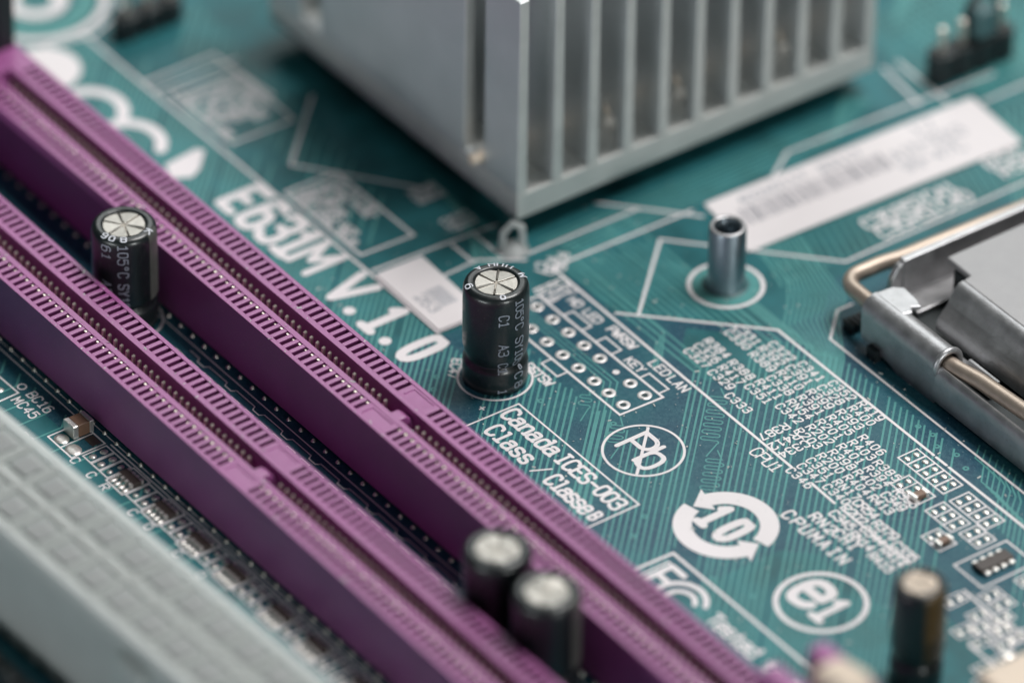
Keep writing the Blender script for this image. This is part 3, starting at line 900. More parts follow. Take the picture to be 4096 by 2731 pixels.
# ------------------------------------------------------------------ memory slots
def make_slot():
    t = thing("memory_slot", "purple memory slot nearer the board name E631M, with capacitors on both sides", "memory slot", (0, -23.05, 0),
              group="purple memory slots side by side")
    H = 7.2
    xs = [7.79 - 0.9986 * k for k in range(64)] + [12.85 + 0.9986 * k for k in range(56)]
    a, b = -59.5, 69.0
    h = MB()
    for sgn in (-1, 1):
        def yb(y0, y1):
            return (y0, y1) if sgn > 0 else (-y1, -y0)
        h.box(a, b, *yb(3.22, 3.68), 0.35, H)                 # outer wall
        h.box(a, b, *yb(0.88, 1.50), 0.35, H - 0.02)          # inner wall
        h.box(a, b, *yb(1.502, 3.218), 0.4, 1.4)              # pocket floor
        hw = 0.27
        order = sorted(xs)
        # ribs between pockets
        edges = [a] + [v for x in order for v in (x - hw, x + hw)] + [b]
        for i in range(0, len(edges), 2):
            h.box(edges[i], edges[i + 1], *yb(1.503, 3.217), 1.39, H - 0.05)
    h.box(a, b, -0.878, 0.878, 0.4, 0.8)                      # groove floor
    h.box(a, -56.4, -0.877, 0.877, 1.59, H - 0.06)
    h.box(68.5, b, -0.877, 0.877, 1.59, H - 0.06)
    ho = h.build("housing", M['purple'], t, bevel=0.035)
    kp = MB()
    kp.prism([(-0.875, 2.0), (0.875, 2.0), (0.875, 5.6), (0.55, 6.5), (0.1, 6.9), (-0.875, 6.95)], 'x', 10.1, 11.5)
    kp.build("key_tab", M['purple'], t, bevel=0.12)
    for sgn in (-1, 1):
        y0, y1 = (1.72, 3.0)
        g = MB()
        ys = [sgn * v for v in (y0, y1)]
        yo = min(ys) if sgn < 0 else max(ys)
        # raised L-shaped frame of the marking field
        o_ = 0.0 if sgn > 0 else -4.75
        g.prism([(8.75, 1.75 + o_), (8.87, 1.75 + o_), (8.87, 2.9 + o_), (11.9, 2.9 + o_), (11.9, 3.03 + o_), (8.75, 3.03 + o_)], 'z', H - 0.06, H + 0.03)
        g.build("marking_frame", M['purple'], t)
    glyphs(MB(), "1.8V", 9.4, 1.85, 0.8, lw=0.13, adv=0.62, z=H - 0.04).build("moulded_text", M['purple'], t, fixn=False)
    # contacts: joined, too small to tell apart
    c = MB()
    for x in xs:
        jx = random.uniform(-0.03, 0.03)
        w = 0.14
        c.box(x - w + jx, x + w + jx, -1.74, -1.53, 5.6, 7.06 + random.uniform(-.12, .04))
        c.box(x - w + jx, x + w + jx, 1.53, 1.66, 5.6, 6.9)
        # springs bulging into the groove from the far wall
        c.prism([(0.86, 3.2), (0.30, 4.6), (0.12, 5.5), (0.22, 6.35), (0.50, 6.45), (0.45, 5.3), (0.55, 4.6), (0.87, 3.6)], 'x', x - 0.14, x + 0.14)
        c.prism([(-0.86, 3.2), (-0.42, 4.6), (-0.32, 5.3), (-0.44, 6.1), (-0.60, 6.1), (-0.58, 5.3), (-0.68, 4.6), (-0.87, 3.6)], 'x', x - 0.14, x + 0.14)
    c.build("contact_pin", M['gold'], t, kind="stuff")
    l = MB()
    for x in range(-58, 68, 2):
        for y in (-3.95, 3.95):
            l.lathe([(0.26, 0.01), (0.2, 0.12), (0.08, 0.28), (0.0, 0.31)], n=8, c=(x + 0.2, y, 0))
    l.build("solder_leg", M['tin'], t, kind="stuff")
    # end towers with retaining latches
    for x0, x1, ht, tm, lm_ in ((-65.0, -59.55, 16.0, M['black'], M['black']), (69.05, 76.5, 17.0, M['purple'], M['cream'])):  # left tower is purple plastic in shade; the shade is put in as black
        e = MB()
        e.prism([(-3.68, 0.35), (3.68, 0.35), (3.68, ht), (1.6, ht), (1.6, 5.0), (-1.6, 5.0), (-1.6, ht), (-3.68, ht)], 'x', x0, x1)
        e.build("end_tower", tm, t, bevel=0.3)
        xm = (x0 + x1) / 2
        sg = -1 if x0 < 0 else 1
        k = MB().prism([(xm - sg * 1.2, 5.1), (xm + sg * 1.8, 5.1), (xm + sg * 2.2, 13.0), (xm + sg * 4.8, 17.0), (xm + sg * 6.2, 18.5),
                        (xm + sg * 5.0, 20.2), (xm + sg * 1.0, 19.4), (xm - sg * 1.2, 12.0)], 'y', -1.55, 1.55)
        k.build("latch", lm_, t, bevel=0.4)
    return t


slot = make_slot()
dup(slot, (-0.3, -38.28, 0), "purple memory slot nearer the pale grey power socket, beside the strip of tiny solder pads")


# ------------------------------------------------------------------ electrolytic capacitors
VR, VS = Vector((0.594, 0.804, 0)), Vector((0.804, -0.594, 0))   # directions to the right of / towards the viewer


def make_cap(label, loc, texts=(), rim=(), stripe=None, stripe_mat=None, R=3.15, H=11.4, spin=0.0, top=None, group="black can capacitors"):
    t = thing("electrolytic_capacitor", label, "capacitor", loc, group=group)
    k = R / 3.15
    prof = [(0.0, 0.12), (2.95, 0.12), (3.1, 0.3), (3.14, 1.2), (3.14, 2.4), (3.08, 2.75), (2.80, 3.0), (2.74, 3.15), (2.82, 3.35), (3.0, 3.8), (3.13, 4.4),
            (3.17, 5.4), (3.16, H - 1.0), (3.12, H - 0.55), (3.0, H - 0.22), (2.8, H - 0.05), (2.55, H + 0.02), (2.25, H + 0.0), (2.08, H - 0.08), (2.02, H - 0.28), (0.0, H - 0.28)]
    s = MB().lathe([(r * k, z) for r, z in prof], n=72)
    me = s.mesh("sleeve"); me.materials.append(M['sleeve']); smooth_by_angle(me, 50)
    link("sleeve", me, t)
    # scored metal top: sectors tipped slightly, dark score lines between them
    zt = H - 0.20
    n = 6
    for i in range(n):
        d = MB()
        a0, a1 = spin + 2 * pi * i / n + 0.05, spin + 2 * pi * (i + 1) / n - 0.05
        am = (a0 + a1) / 2
        vs = [(0.16 * cos(am), 0.16 * sin(am), zt + 0.02)]
        m = 8
        tl = [0.10, -0.09, 0.12, -0.06, 0.07, -0.11][i]
        for j in range(m + 1):
            a = a0 + (a1 - a0) * j / m
            vs.append((2.0 * k * cos(a), 2.0 * k * sin(a), zt + 0.04 + tl * (j / m - 0.5) * 2))
        vs += [(p[0], p[1], zt - 0.10) for p in vs]
        q = m + 2
        fs = [tuple(range(q)), ] + [(i_, q + i_, q + (i_ + 1) % q, (i_ + 1) % q) for i_ in range(q)]
        d.add(vs, fs)
        d.build("vent_sector", top or M['tin'], t, bevel=0.03)
    for i in range(n):
        g = MB()
        a = spin + 2 * pi * i / n
        if i % 2 == 0 or i == 5:
            u = Vector((cos(a), sin(a), 0)); v = Vector((-sin(a), cos(a), 0))
            r0, r1 = (0.55, 1.95) if i % 2 == 0 else (1.1, 1.9)
            for p in (0,):
                A, B = u * r0 * k, u * r1 * k
                g.add([A - v * .10 + Vector((0, 0, zt + .02)), B - v * .12 + Vector((0, 0, zt + .02)), B + Vector((0, 0, zt + .14)), A + Vector((0, 0, zt + .14)),
                       A + v * .10 + Vector((0, 0, zt + .02)), B + v * .12 + Vector((0, 0, zt + .02))], [(0, 1, 2, 3), (3, 2, 5, 4), (0, 3, 4), (1, 5, 2)])
            g.build("score_ridge", M['tin'], t)
    MB().lathe([(0, zt - 0.075), (2.0 * k, zt - 0.075)], n=32).build("score_groove", M['tingroove'], t, fixn=False)
    # printing that runs down the sleeve
    if texts:
        for s_, phi, z0, h, adv, lw in texts:
            mb = MB()
            def fn(x, y, z, phi=phi, z0=z0):
                # text x runs down the can, text y (cap height) runs to the viewer's right
                zz = z0 - x
                rr = prof[1][0]
                for (ra_, za_), (rb_, zb_) in zip(prof, prof[1:]):
                    if za_ <= zz <= zb_ and zb_ > za_ and ra_ > 2.4:
                        rr = ra_ + (rb_ - ra_) * (zz - za_) / (zb_ - za_)
                rr = (rr + 0.05 + (z - 0.03)) * k
                a = phi + y / (3.16 * k)
                p = VS * cos(a) + VR * sin(a)
                return (p.x * rr, p.y * rr, zz)
            glyphs(mb, s_, 0, 0, h, 0, lw, adv, 0.6, 0.03, fn, sub=0.12)
            mb.build("sleeve_text", M['capink'], t, fixn=False)
    if rim:
        for ch, phi, h, flip in rim:
            mb = MB()
            def fn(x, y, z, phi=phi, flip=flip):
                # letters stand on the rounded rim, their tops towards the centre (flip: away from it)
                r = (2.36 + (y if flip else h - y) * 0.72) * k
                zz = H + 0.04 - max(0, (r / k - 2.6)) ** 2 * 1.0
                a = phi + (-x if flip else x) / (2.6 * k)
                p = VS * cos(a) + VR * sin(a)
                return (p.x * r, p.y * r, zz + (z - 0.03) * 0.7)
            glyphs(mb, ch, -h * 0.3, 0, h, 0, 0.15, None, 0.6, 0.03, fn, sub=0.1)
            mb.build("rim_text", M['rimink'], t, fixn=False)
    if stripe:
        a0, a1 = stripe
        mb = MB()
        vs, fs = [], []
        prof2 = [(3.185, 3.8), (3.185, H - 1.0), (3.14, H - 0.5), (3.0, H - 0.19), (2.8, H - 0.02)]
        m = 12
        for r, z in prof2:
            for j in range(m + 1):
                a = a0 + (a1 - a0) * j / m
                p = (VS * cos(a) + VR * sin(a)) * r * k
                vs.append((p.x, p.y, z))
        for i in range(len(prof2) - 1):
            for j in range(m):
                fs.append((i * (m + 1) + j, i * (m + 1) + j + 1, (i + 1) * (m + 1) + j + 1, (i + 1) * (m + 1) + j))
        mb.add(vs, fs)
        o = mb.build("sleeve_stripe", stripe_mat or M['stripe'], t, fixn=False)
        o.data.shade_smooth()
    return t


down = [("105*C", radians(36), 10.95, 0.92, 0.70, 0.13), ("SY105*C", radians(36), 6.6, 0.92, 0.70, 0.13), ("8", radians(36), 1.3, 0.9, 0.7, 0.12),
        ("J", radians(8), 11.0, 0.9, 0.7, 0.13), ("C1", radians(6), 9.6, 0.9, 0.72, 0.13), ("A3", radians(6), 6.2, 0.9, 0.72, 0.13), ("C1", radians(6), 3.9, 0.9, 0.68, 0.12), ("1", radians(6), 0.9, 0.8, 0.7, 0.12)]
rim1 = [("6", radians(-72), 0.85, False), ("A", radians(-140), 0.85, False), ("U", radians(172), 0.9, False), ("U", radians(152), 0.9, False), ("M", radians(112), 0.9, False),
        ("H", radians(190), 0.9, False), ("O", radians(14), 0.7, True)]
make_cap("sharp black capacitor standing alone on the teal board in the centre", (4.2, -7.35, 0), down, rim1, spin=radians(18))
down2 = [("105*C", radians(-8), 11.0, 0.92, 0.78, 0.13), ("SY105", radians(-8), 6.5, 0.92, 0.78, 0.13), ("61", radians(-38), 10.7, 0.9, 0.9, 0.13), ("A3", radians(-38), 6.6, 0.9, 0.8, 0.13)]
rim2 = [("O", radians(-22), 0.8, True), ("8", radians(2), 0.8, True), ("K", radians(62), 0.85, True), ("6", radians(-40), 0.8, True)]
make_cap("black capacitor wedged between the purple slots at the left", (-23.7, -30.65, 0), down2, rim2, stripe=(radians(52), radians(85)), spin=radians(40))
make_cap("blurred black capacitor between the purple slots, left one of the front pair", (36.5, -30.9, 0), (), (), stripe=(radians(120), radians(150)), spin=radians(10))
make_cap("blurred black capacitor between the purple slots, right one of the front pair", (43.9, -30.9, 0), (), (), stripe=(radians(48), radians(82)), spin=radians(70))
make_cap("slim dark capacitor with a brown stripe standing right of the circled e1", (62.4, -3.1, 0), (), (), stripe=(radians(12), radians(75)), stripe_mat=M['brownsleeve'], R=2.45, H=11.4,
         top=M['cream'])

# ------------------------------------------------------------------ heat sink
hs = thing("heat_sink", "large grey aluminium heat sink with upright fins at the top", "heat sink", (-33.0, 29.4, 2.4))
HX0, HX1, HY0, HY1, HB = -21.2, 20.75, -22.05, 22.05, 2.9      # local
MB().box(HX0, HX1, HY0, HY1, 0.0, HB).build("base_plate", M['aluend'], hs, bevel=0.15)
for kf in range(11):
    y0 = HY0 + 4.295 * kf
    th = 1.15
    zf = 25.4
    fr = HX1 - 0.02
    n1a, n1b = HX1 - 5.6, HX1 - 8.8
    n2a, n2b = HX0 + 8.8, HX0 + 5.6
    front = [(fr, HB + 0.003)]
    if kf in (3, 5, 8):
        front = [(fr - 4.6, HB + 0.003), (fr - 4.4, HB + 4.6), (fr - 1.3, HB + 2.6), (fr - 1.3, HB + 0.003), (fr, HB + 0.003)]
    nb = HB + 0.35
    poly = front + [(fr, zf), (n1a, zf), (n1a, nb), (n1b, nb), (n1b, zf), (n2a, zf), (n2a, nb), (n2b, nb), (n2b, zf), (HX0 + 0.02, zf), (HX0 + 0.02, HB + 0.003)]
    m = MB()
    m.prism(poly, 'y', y0 + 0.01 if kf == 0 else y0, min(y0 + th, HY1 - 0.01))
    o = m.build("fin", M['alu'], hs, bevel=0.12)
    o.data.materials.append(M['aluend'])                 # sawn end faces: paler copy that paints in the light they catch
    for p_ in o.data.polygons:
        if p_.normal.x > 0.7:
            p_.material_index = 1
# spring wire lying in the near channel and its hook on the board
w = thing("spring_wire", "bent metal spring wire lying in the channel of the heat sink", "wire clip", (-18.4, 12.0, 6.0))
MB().tube([(-0.2, -5.6, 0.3), (-0.1, -2.0, 0.25), (0.0, 8, 0.2), (0.2, 20, 0.2), (0.0, 36, 0.25)], 0.55).build("wire", M['cream'], w, smooth=False)
a = thing("anchor_hook", "small pale metal hook on the board below the near corner of the heat sink", "hook", (-11.3, 6.2, 0))
MB().tube([(-0.5, -1.0, 0.02), (-0.5, -0.9, 2.0), (-0.2, 0.0, 3.0), (0.1, 0.9, 2.4), (0.3, 1.0, 0.02)], 0.38).build("wire_loop", M['nylon'], a)
MB().lathe([(1.6, 0.02), (1.3, 0.25), (0.7, 0.6), (0.0, 0.8)], n=20).build("solder_mound", M['nylondark'], a, smooth=False)
chip = MB().box(-13.5, 13.5, -15.0, 15.0, 0.02, 2.38).build("chip_package", M['chipblack'], None, (-33.0, 29.4, 0), bevel=0.2)
tag(chip, "dark chip package hidden in shadow under the heat sink", "chip")

# ------------------------------------------------------------------ threaded standoff
so = thing("threaded_standoff", "hollow steel standoff tube in a white printed ring", "standoff", (5.15, 19.55, 0))
prof = [(1.98, 0.06), (1.9, 0.5), (1.84, 0.8), (1.84, 6.75), (1.72, 6.98), (1.42, 7.0), (1.25, 6.8)]
z = 6.7
while z > 2.0:
    prof += [(1.12, z - 0.1), (1.26, z - 0.3)]
    z -= 0.4
me = MB().lathe(prof + [(1.1, 1.8), (0.0, 1.8)], n=48).mesh("tube"); me.materials.append(M['darksteel']); smooth_by_angle(me, 45)
link("tube", me, so)
o = MB().lathe([(1.79, 6.9), (1.72, 7.03), (1.45, 7.04), (1.3, 6.85)], n=48).build("top_rim", M['steel'], so)
o.data.shade_smooth()
MB().lathe([(2.3, 0.035), (2.15, 0.12), (1.97, 0.25)], n=40).build("solder_fillet", M['maskdark'], so)

# ------------------------------------------------------------------ stickers
def sticker(name, label, quad, z0, z1):
    t = thing(name, label, "sticker", (quad[0][0], quad[0][1], 0))
    o = [(x - quad[0][0], y - quad[0][1]) for x, y in quad]
    MB().prism(o, 'z', z0, z1).build("paper_strip", M['paper'], t)
    return t, o
st, qd = sticker("barcode_sticker", "long white paper sticker with smudged barcode and print beside the standoff",
                 [(2.45, 24.45), (3.75, 57.7), (-5.2, 58.5), (-6.35, 25.75)], 0.045, 0.2)
def bil(u, v):
    a = Vector(qd[0]) * (1 - u) + Vector(qd[1]) * u
    b = Vector(qd[3]) * (1 - u) + Vector(qd[2]) * u
    return a * (1 - v) + b * v
bc = MB()
u = 0.07
while u < 0.60:
    wv = random.choice([0.003, 0.004, 0.007])
    A, B = bil(u, 0.40), bil(u, 0.70)
    bc.ribbon([(A.x, A.y), (B.x, B.y)], wv * 33, 0.204, cap=False)
    u += wv + random.choice([0.004, 0.006, 0.009])
bc.build("barcode", M['ink'], st, fixn=False, kind="stuff")
for s_, u0, v0, h in (("4D2A0117", 0.10, 0.76, 1.1), ("B3117", 0.40, 0.76, 1.1), ("99-47C", 0.62, 0.24, 1.5), ("A15-E63", 0.62, 0.48, 1.5), ("17", 0.74, 0.70, 1.9)):
    p = bil(u0, v0)
    glyphs(MB(), s_, p.x, p.y, h, 88, 0.2, None, 0.6, 0.204).build("sticker_text", M['inkgrey'], st, fixn=False)
sl, qd2 = sticker("small_label", "small white folded paper label with a grey barcode left of the centre capacitor",
                  [(-15.4, -7.25), (-4.6, -7.55), (-4.45, -2.35), (-15.25, -1.9)], 0.28, 0.36)
MB().prism([(x + 0.15, y - 0.3) for x, y in qd2], 'z', 0.05, 0.20).build("backing_strip", M['paper'], sl)
bc = MB()
for i in range(16):
    x = 5.1 + i * 0.19
    bc.ribbon([(x, 2.2), (x + 0.02, 4.0)], 0.11, 0.364, cap=False)
bc.build("barcode", M['inkgrey'], sl, fixn=False, kind="stuff")
glyphs(MB(), "263", 5.2, 0.8, 1.1, 0, 0.17, None, 0.7, 0.364).build("sticker_text", M['inkgrey'], sl, fixn=False)

# ------------------------------------------------------------------ processor socket
cs = thing("processor_socket", "silver steel processor socket with load plate and copper coloured lever at the right edge", "cpu socket", (18.0, 26.0, 0))
OX, OY = 18.0, 26.0
def loc(pts):
    return [(p[0] - OX, p[1] - OY) + tuple(p[2:]) for p in pts]
MB().box(2.8, 60, -1.0, 60, 0.02, 1.9).build("socket_body", M['black'], cs)
for i in range(7):
    MB().box(-0.9, 0.7, -1.6 + 0.55 * i, -1.32 + 0.55 * i, 0.02, 1.1).build("socket_rib", M['black'], cs)
MB().box(4.0, 5.4, -2.6, -1.9, 0.02, 1.3).build("socket_foot", M['black'], cs)
# near side wall, rolled into a hinge round the lever
def wall_profile(x):
    """outer (y,z) path of the bent sheet at distance x from the corner"""
    pass
yc, zc, R0, t = -0.55, 4.15, 1.55, 0.42
path = [(-2.0, 1.0), (-2.05, 2.5)] + [(yc - R0 * cos(radians(d)), zc + R0 * sin(radians(d))) for d in range(-10, 186, 13)] + [(yc + R0 + 0.1, 3.6), (yc + R0 + 0.5, 2.9), (yc + 3.2, 2.5)]
def sheet(path, x0, x1, th, mb=None):
    P = [Vector(p) for p in path]
    inn = []
    for i, p in enumerate(P):
        d = (P[min(i + 1, len(P) - 1)] - P[max(i - 1, 0)]).normalized()
        inn.append(p + Vector((d.y, -d.x)) * th)
    mb = mb or MB()
    n = len(P)
    vs = [(x, p.x, p.y) for x in (x0, x1) for p in P + inn]
    N2 = 2 * n
    fs = []
    for i in range(n - 1):
        fs += [(i, i + 1, N2 + i + 1, N2 + i), (n + i, N2 + n + i, N2 + n + i + 1, n + i + 1)]
        fs += [(i, n + i, n + i + 1, i + 1), (N2 + i, N2 + i + 1, N2 + n + i + 1, N2 + n + i)]
    fs += [(0, N2, N2 + n, n), (n - 1, n + n - 1, N2 + n + n - 1, N2 + n - 1)]
    return mb.add(vs, fs)
o = sheet(path, 2.4, 13.5, t).build("hinge_roll", M['steel'], cs); smooth_by_angle(o.data, 35)
# side wall beyond the roll, with a rounded lip
path2 = [(-2.07, 0.4), (-2.1, 2.6), (-2.07, 3.6), (-1.9, 4.1), (-1.6, 4.3), (-1.3, 4.15), (-1.2, 3.7), (-1.2, 2.4)]
o = sheet(path2, 13.502, 60, 0.35).build("side_wall", M['steel'], cs); smooth_by_angle(o.data, 40)
# sloping web that joins roll and wall
MB().prism([(2.42, 1.0), (13.4, 1.0), (13.4, -0.4), (9.0, -0.4), (6.6, 0.5)], 'y', -1.98, -1.65).build("web_plate", M['steel'], cs)
# end lip of the roll (thick bright rim where the lever comes out)
m = MB()
rim = []
for d in range(-40, 221, 10):
    a_ = radians(d)
    rim.append((13.52, yc - (R0 - 0.12) * cos(a_), zc + (R0 - 0.12) * sin(a_)))
m.tube(rim, 0.34, 10)
o = m.build("hinge_rim", M['steel'], cs); o.data.shade_smooth()
# inner trough wall behind the lever
o = sheet([(0.9, 2.2), (1.5, 3.2), (1.9, 3.6), (2.2, 3.55)], 13.7, 18.0, 0.4).build("inner_lip", M['steel'], cs); smooth_by_angle(o.data, 40)
# small bent tab on the roll
o = MB().prism([(2.42, -0.6), (6.6, -0.6), (6.9, 0.5), (6.2, 0.9), (6.7, 1.7), (5.7, 2.1), (3.4, 2.3), (2.6, 1.4)], 'z', 5.25, 5.72)
o = o.build("bent_tab", M['steel'], cs, bevel=0.15)
# far frame: upright sheet along y
MB().box(0.15, 0.95, 4.2, 60, 1.95, 6.5).build("frame_wall", M['steel'], cs, bevel=0.12)
MB().box(0.952, 4.0, 3.6, 60, 1.95, 2.5).build("frame_flange", M['steel'], cs, bevel=0.12)
MB().prism([(2.3, 2.0), (4.2, 2.0), (4.2, 6.2), (3.6, 6.0), (2.9, 4.8)], 'x', 0.2, 0.9).build("frame_hook", M['steel'], cs, bevel=0.12)
# load plate: flat top, cut corner, folded front flap
pl = MB()
pl.prism([(3.1, 7.6), (6.7, 7.5), (6.9, 6.5), (60, 6.5), (60, 60), (3.1, 60)], 'z', 6.2, 6.85)
pl.build("load_plate", M['plate'], cs, bevel=0.18)
flap = [(6.48, 6.84), (6.0, 6.78), (5.5, 6.4), (5.1, 5.7), (4.7, 4.9), (4.0, 4.1), (3.5, 3.4), (3.4, 2.4)]
o = sheet(flap[::-1], 6.95, 60, 0.5).build("folded_flap", M['steel'], cs); smooth_by_angle(o.data, 40)
MB().box(4.2, 60, 7.7, 60, 2.0, 5.9).build("plate_underside", M['black'], cs)
# lever of thick wire: along the far frame, round the corner, through the roll and on along x
lv = [(-1.6, 60, 3.4), (-1.9, 30, 3.5), (-2.4, 6.5, 3.9), (-2.5, 4.2, 4.15)]
for k in range(0, 10):
    a_ = radians(180 + 10 * k)
    lv.append((-2.5 + 2.0 + 2.0 * cos(a_), -0.55 + 2.0 + 2.0 * sin(a_), 4.2))
lv += [(2.4, -0.55, 4.15), (12.3, -0.55, 4.1), (15.0, -0.4, 4.25), (18, -0.1, 4.5), (25, 0.3, 4.6), (60, 0.6, 4.8)]
o = MB().tube(lv, 0.80, 16).build("lever", M['copper'], cs); o.data.shade_smooth()

# ------------------------------------------------------------------ power socket (bottom left)
ps = thing("power_socket", "large blurred pale grey plastic power socket at the bottom left", "connector", (16.0, -61.2, 0), rot=radians(2.0))
m = MB()
P_ = 4.2
nc = 21  # extra end cells, out of view, added to block the low fill light
x0 = -nc * P_ / 2
hw = 5.1
m.box(x0 - 1, -x0 + 1, -hw, -hw + 1.0, 0.02, 12.8)
m.box(x0 - 1, -x0 + 1, hw - 1.0, hw, 0.02, 12.8)
m.box(x0 - 1, -x0 + 1, -0.5, 0.5, 0.02, 12.77)
m.box(x0 - 1, -x0 + 1, -hw + 1.002, -0.502, 0.02, 12.3)
m.box(x0 - 1, -x0 + 1, 0.502, hw - 1.002, 0.02, 12.3)
for k in range(nc + 1):
    xx = x0 + P_ * k
    m.box(xx - 0.45, xx + 0.45, -hw + 1.004, -0.504, 12.29, 12.74)
    m.box(xx - 0.45, xx + 0.45, 0.504, hw - 1.004, 12.29, 12.74)
m.build("housing", M['nylon'], ps, bevel=0.15)
SQ = MB().box(-1.35, 1.35, -1.2, 1.2, 12.31, 12.62).mesh("socket_cell"); SQ.materials.append(M['nylondark'])
for k in range(nc):
    for r in (-1, 1):
        link("socket_cell", SQ, ps, (x0 + P_ * (k + 0.5), r * 2.3, 0))
for xx in (-12, 14):
    MB().prism([(-hw - 0.002, 4.0), (-hw - 0.002, 11.0), (-hw - 1.0, 10.0), (-hw - 0.8, 5.0)], 'x', xx - 2, xx + 2).build("latch_lug", M['nylon'], ps, bevel=0.15)
dk = thing("pin_strip", "dark blurred strip in the extreme bottom left corner of the board", "pin strip", (12.0, -70.2, 0))
for i in range(5):
    MB().box(-3.2 + 2.9 * i, -0.6 + 2.9 * i, -1.0, 1.0, 0.02, 2.2).build("strip_block", M['black'], dk, bevel=0.3)
for k_ in ('nylon', 'nylondark'):
    b_ = M[k_].node_tree.nodes["Principled BSDF"]
    b_.inputs["Subsurface Weight"].default_value = 0.7
    b_.inputs["Subsurface Radius"].default_value = (13.0, 15.0, 14.5)
    b_.inputs["Subsurface Scale"].default_value = 1.0

# ------------------------------------------------------------------ headers with pins at the top corners
def header(label, loc_, n, rot, jumper, hz=2.6):
    t = thing("pin_header", label, "pin header", loc_, rot=rot)
    L = 2.54 * n
    for k in range(n):
        m = MB()
        x = 2.54 * (k - (n - 1) / 2)
        m.prism([(x - 1.25, -0.8), (x - 0.8, -1.27), (x + 0.8, -1.27), (x + 1.25, -0.8), (x + 1.25, 0.8), (x + 0.8, 1.27), (x - 0.8, 1.27), (x - 1.25, 0.8)], 'z', 0.05, hz)
        m.build("base_block", M['black'], t, bevel=0.1)
    for k in range(n):
        x = 2.54 * (k - (n - 1) / 2)
        MB().prism([(x - .32, -.32), (x + .32, -.32), (x + .32, .32), (x - .32, .32)], 'z', hz + 0.003, 6.2).build("pin", M['gold'], t, bevel=0.1)
    if jumper:
        MB().box(jumper[0] - 1.2, jumper[0] + 1.2, -1.2, 1.2, hz + 0.4, 7.0).build("jumper_cap", M[jumper[1]], t, bevel=0.3)
    if jumper:
        pts = [(jumper[0] + 0.2 + 2.0 * cos(t_), 0.3, 6.0 + 2.4 * sin(t_)) for t_ in [k_ * pi / 10 for k_ in range(-2, 13)]]
        MB().tube(pts, 0.35, 8).build("pull_loop", M['black'], t)
    return t
header("black pin header at the top left beside the mounting hole", (-63.2, -1.4, 0), 3, pi / 2, None)
header("black pin header with a grey jumper at the top right above the long sticker", (-9.6, 61.8, 0), 4, pi / 2, (1.2, 'maskdark'), hz=3.4)

# ------------------------------------------------------------------ small surface mount parts
cc = thing("chip_capacitor", "brown ceramic chip capacitor beside the near slot at the left", "chip capacitor", (-11.75, -44.0, 0))
MB().box(-0.85, 0.85, -0.62, 0.62, 0.08, 1.45).build("ceramic_body", M['brownchip'], cc, bevel=0.06)
MB().box(-0.88, 0.88, -1.22, -0.622, 0.06, 1.48).build("end_cap", M['solder'], cc, bevel=0.08)
MB().box(-0.88, 0.88, 0.622, 1.1, 0.06, 1.48).build("end_cap", M['solder'], cc, bevel=0.08)
pad(-11.75, -46.0, 1.7, 1.5)
ra = thing("resistor_array", "first tiny dark resistor array counted from the brown chip capacitor", "resistor array", (0, 0, 0), group="resistor arrays along the near slot")
MB().box(-1.25, 1.25, -0.45, 0.45, 0.05, 0.5).build("ceramic_body", M['resist'], ra, bevel=0.05)
for k in range(4):
    for s_ in (-1, 1):
        MB().box(-1.15 + 0.64 * k, -0.77 + 0.64 * k, min(s_ * 0.452, s_ * 0.75), max(s_ * 0.452, s_ * 0.75), 0.03, 0.48).build("terminal", M['solder'], ra)
for i, x in enumerate(arrays):
    if i == 0: ra.location = (x, -44.3, 0)
    else: dup(ra, (x, -44.3, 0), ra["label"].replace("first", ("first", "second", "third", "fourth", "fifth", "sixth", "seventh", "eighth", "ninth", "tenth")[i]))
cp = None
for i, (x, y, lab) in enumerate(((48.55, 11.4, "tiny brown chip capacitor left of the dark resistor pack"), (41.9, 13.9, "tiny brown chip capacitor under the row of five framed pad pairs"))):
    if cp is None:
        cp = thing("chip_capacitor", lab, "chip capacitor", (x, y, 0), group="tiny chip capacitors at the right")
        MB().box(-0.4, 0.4, -0.5, 0.5, 0.05, 0.6).build("ceramic_body", M['brownchip'], cp, bevel=0.04)
        MB().box(-0.42, 0.42, -0.85, -0.502, 0.03, 0.62).build("end_cap", M['solder'], cp, bevel=0.04)
        MB().box(-0.42, 0.42, 0.502, 0.85, 0.03, 0.62).build("end_cap", M['solder'], cp, bevel=0.04)
    else:
        dup(cp, (x, y, 0), lab)
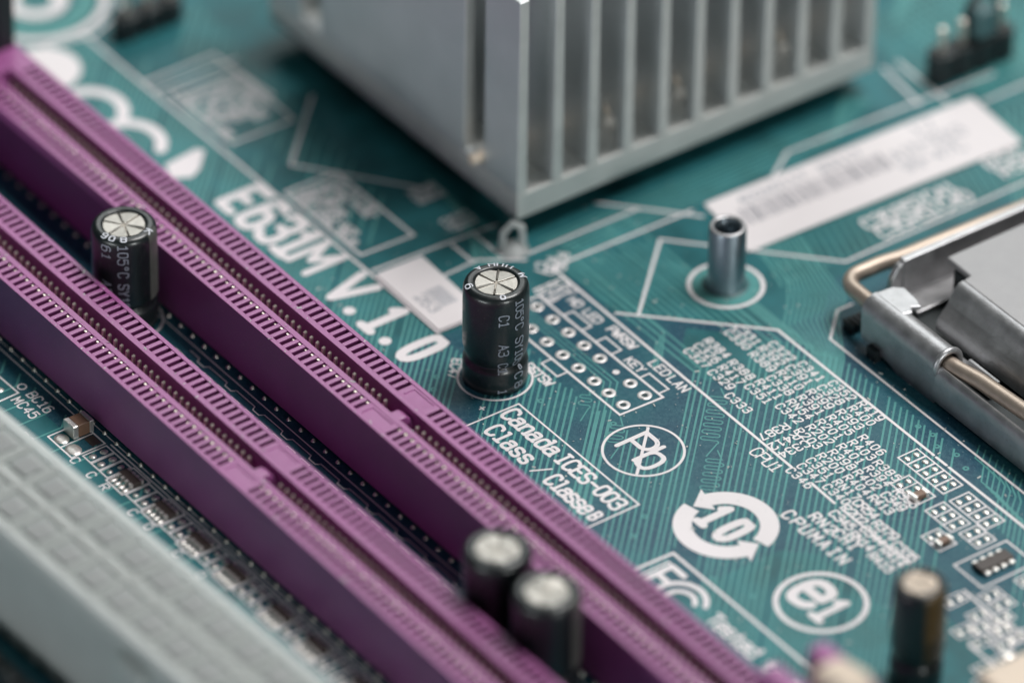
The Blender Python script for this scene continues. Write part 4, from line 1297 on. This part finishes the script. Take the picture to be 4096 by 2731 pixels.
rb = thing("resistor_pack", "dark brown resistor pack between the pads at the right", "resistor array", (53.6, 13.2, 0), rot=radians(90))
MB().box(-1.9, 1.9, -0.7, 0.7, 0.06, 0.6).build("ceramic_body", M['resist'], rb, bevel=0.06)
for k in range(4):
    for s_ in (-1, 1):
        MB().box(-1.7 + 0.94 * k, -1.15 + 0.94 * k, min(s_ * 0.702, s_ * 1.15), max(s_ * 0.702, s_ * 1.15), 0.03, 0.4).build("terminal", M['solder'], rb, bevel=0.05)
line([(51.6, 10.2), (55.7, 10.2), (55.7, 16.4), (51.6, 16.4)], 0.2, closed=True)

# beige connector peeping in at the bottom right corner
bcn = thing("beige_connector", "beige plastic corner of a connector at the bottom right corner", "connector", (75.6, 2.0, 0))
MB().box(-3.0, 8.0, -6.5, 8.0, 0.02, 6.5).build("shroud", M['brownchip'], bcn, bevel=0.4)
MB().box(-3.2, 8.2, -6.7, 8.2, 6.503, 8.4).build("rim", M['cream'], bcn, bevel=0.5)

# fine dust and lint scattered over the board and the slot tops (stuff)
rd = random.Random(11)
du = MB()
for i in range(1500):
    if i < 1000:
        x, y, z = rd.uniform(-20, 60), rd.uniform(-19, 26), 0.06
    else:
        x, y, z = rd.uniform(-55, 60), rd.choice([-23.05, -38.28]) + rd.choice([-1, 1]) * (rd.uniform(3.27, 3.6) if rd.random() < 0.5 else rd.uniform(0.95, 1.45)), 7.205
    r = rd.choice([0.018, 0.025, 0.03, 0.045, 0.06])
    a = rd.uniform(0, 6.28)
    l = r * rd.choice([1, 1, 1.5, 4])
    c_, s_ = cos(a), sin(a)
    du.add([(x - c_ * l + s_ * r, y - s_ * l - c_ * r, z), (x + c_ * l + s_ * r, y + s_ * l - c_ * r, z), (x + c_ * l - s_ * r, y + s_ * l + c_ * r, z + r),
            (x - c_ * l - s_ * r, y - s_ * l + c_ * r, z + r)], [(0, 1, 2, 3)])
dust = du.build("dust", mat("dust_grey", (0.55, 0.58, 0.56), 0.9), kind="stuff", fixn=False)
tag(dust, "fine pale dust specks scattered over the board and the slots", "dust")
